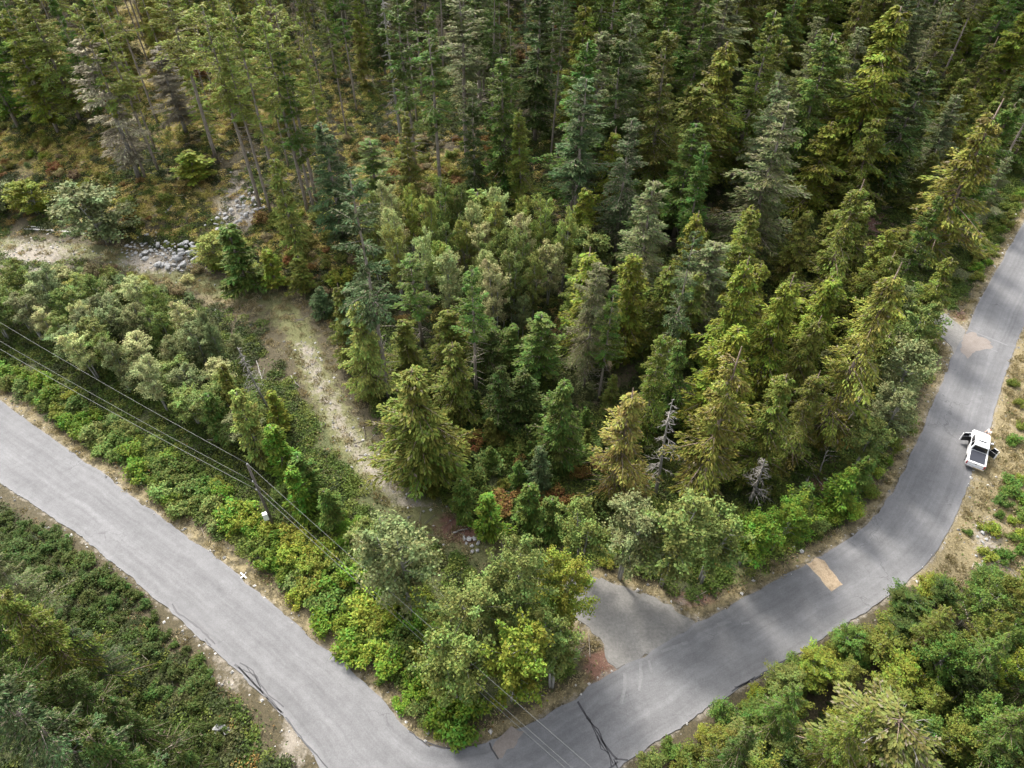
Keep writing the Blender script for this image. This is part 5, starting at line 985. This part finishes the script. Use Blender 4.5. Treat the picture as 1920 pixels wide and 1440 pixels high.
# open doors: driver's front door, kerb-side rear door
def door(hx, sg, ang, ln):
    a_ = math.pi+ (-sg)*ang; dr = Vector((math.cos(a_), math.sin(a_), 0)); nn = Vector((-dr.y, dr.x, 0))*sg   # nn: inner face
    o_ = Vector((hx, sg*1.0, 0)); P = lambda s_, t_, z_: o_+dr*s_+nn*t_+Vector((0, 0, z_))
    def slab(s0, s1, t0, t1, z0, z1, lean=0):
        def fn(bm):
            v_ = [bm.verts.new(P(*q)) for q in [(s0, t0, z0), (s1, t0, z0), (s1, t1, z0), (s0, t1, z0), (s0+lean, t0, z1), (s1-lean*.3, t0, z1), (s1-lean*.3, t1, z1), (s0+lean, t1, z1)]]
            for q in [(3, 2, 1, 0), (4, 5, 6, 7), (0, 1, 5, 4), (1, 2, 6, 5), (2, 3, 7, 6), (3, 0, 4, 7)]: bm.faces.new([v_[i] for i in q])
        return fn
    d_ = bmesh_part('door', slab(0, ln, -.09, 0, .42, 1.12), M['paint'], tk, .02)
    bmesh_part('inner_panel', slab(.04, ln-.08, .0, .05, .46, 1.13), M['trim'], d_, .015)
    bmesh_part('window', slab(.1, ln-.04, -.06, -.03, 1.12, 1.66, .22), M['glass'], d_); bmesh_part('window_frame', slab(.26, ln-.12, -.07, -.02, 1.66, 1.72, .02), M['paint'], d_, .01)
    bmesh_part('door_edge', slab(ln-.03, ln+.05, -.09, .03, .44, 1.66), M['paint'], d_, .02)
    bmesh_part('doorway', box((hx-ln*.5, sg*.985, .78), (ln*.95, .06, .66)), M['trim'], tk)
    bmesh_part('doorway', box((hx-ln*.5, sg*.83, 1.42), (ln*.80, .20, .5)), M['trim'], tk, .08)
    return d_
door(1.22, 1, rad(62), 1.08); door(.08, -1, rad(62), .92)
for sg in (1, -1): bmesh_part('mirror', box((1.12, sg*1.16, 1.22), (.14, .26, .2)), M['paint'], tk, .04)

# ------------------------------------------------------------ person at the front corner of the pickup
pp = at(1856, 809, 1.2); pp[2] = float(hz(pp[0], pp[1])); 
pn = thing('person', 'person in a white top and dark trousers standing at the front of the pickup', 'person', pp, math.atan2(hd_[1], hd_[0])+2.4)
def skin(name, joints, edges, mt, parent, sub=1):
    me = bpy.data.meshes.new(name); me.from_pydata([j[:3] for j in joints], edges, []); me.materials.append(mt); o = part(name, me, parent)
    mo = o.modifiers.new('skin', 'SKIN'); sv = me.skin_vertices[0].data
    for i, j in enumerate(joints): sv[i].radius = (j[3], j[4] if len(j) > 4 else j[3]); sv[i].use_root = (i == 0)
    m2 = o.modifiers.new('sub', 'SUBSURF'); m2.levels = m2.render_levels = sub
    for q in me.polygons: q.use_smooth = True
    return o
J = [(0, 0, .96, .14, .11), (0, 0, 1.18, .13, .10), (0, .01, 1.40, .15, .10), (0, 0, 1.52, .055), (.02, 0, 1.60, .075, .085), (.03, 0, 1.72, .085, .095),
     (0, .19, 1.40, .055), (.10, .27, 1.16, .045), (.32, .20, 1.12, .035), (.40, .17, 1.13, .03), (0, -.19, 1.40, .055), (.10, -.27, 1.16, .045), (.32, -.20, 1.12, .035), (.40, -.17, 1.13, .03),
     (0, .10, .90, .09), (.03, .11, .50, .062), (-.01, .12, .10, .045), (.12, .13, .03, .04), (0, -.10, .90, .09), (.02, -.12, .50, .062), (.0, -.13, .10, .045), (.13, -.14, .03, .04)]
E = [(0, 1), (1, 2), (2, 3), (3, 4), (4, 5), (2, 6), (6, 7), (7, 8), (8, 9), (2, 10), (10, 11), (11, 12), (12, 13), (0, 14), (14, 15), (15, 16), (16, 17), (0, 18), (18, 19), (19, 20), (20, 21)]
for sg in (1, -1):
    for i, (dx, dy, dz_) in enumerate([(.085, .03, -.01), (.095, .01, .0), (.095, -.01, .0), (.08, -.03, -.01), (.04, .045, .02)]):
        J.append((.40+dx, sg*.17-sg*dy*1.0, 1.13+dz_-.02, .0095)); E.append((9 if sg > 0 else 13, len(J)-1))
skin('body', J, E, M['skin'], pn)
skin('shirt', [(0, 0, .93, .165, .135), (0, 0, 1.18, .155, .125), (0, .01, 1.40, .17, .125), (0, .2, 1.40, .075), (.08, .26, 1.2, .065), (0, -.2, 1.40, .075), (.08, -.26, 1.2, .065)], [(0, 1), (1, 2), (2, 3), (3, 4), (2, 5), (5, 6)], M['shirt'], pn)
skin('trousers', [(0, 0, .98, .155, .13), (0, .10, .88, .11), (.03, .11, .50, .08), (-.01, .12, .09, .065), (0, -.10, .88, .11), (.02, -.12, .50, .08), (0, -.13, .09, .065)], [(0, 1), (1, 2), (2, 3), (0, 4), (4, 5), (5, 6)], M['jeans'], pn)
skin('hair', [(-.04, 0, 1.66, .10, .11), (.0, 0, 1.775, .105, .115)], [(0, 1)], M['hair'], pn)
tot = sum(len(o.data.polygons) for o in {o.data: o for o in bpy.data.objects if o.type == 'MESH'}.values()); print('tris', sum(sum(len(p.vertices)-2 for p in m_.polygons) for m_ in bpy.data.meshes), 'faces', tot, 'objects', len(bpy.data.objects))
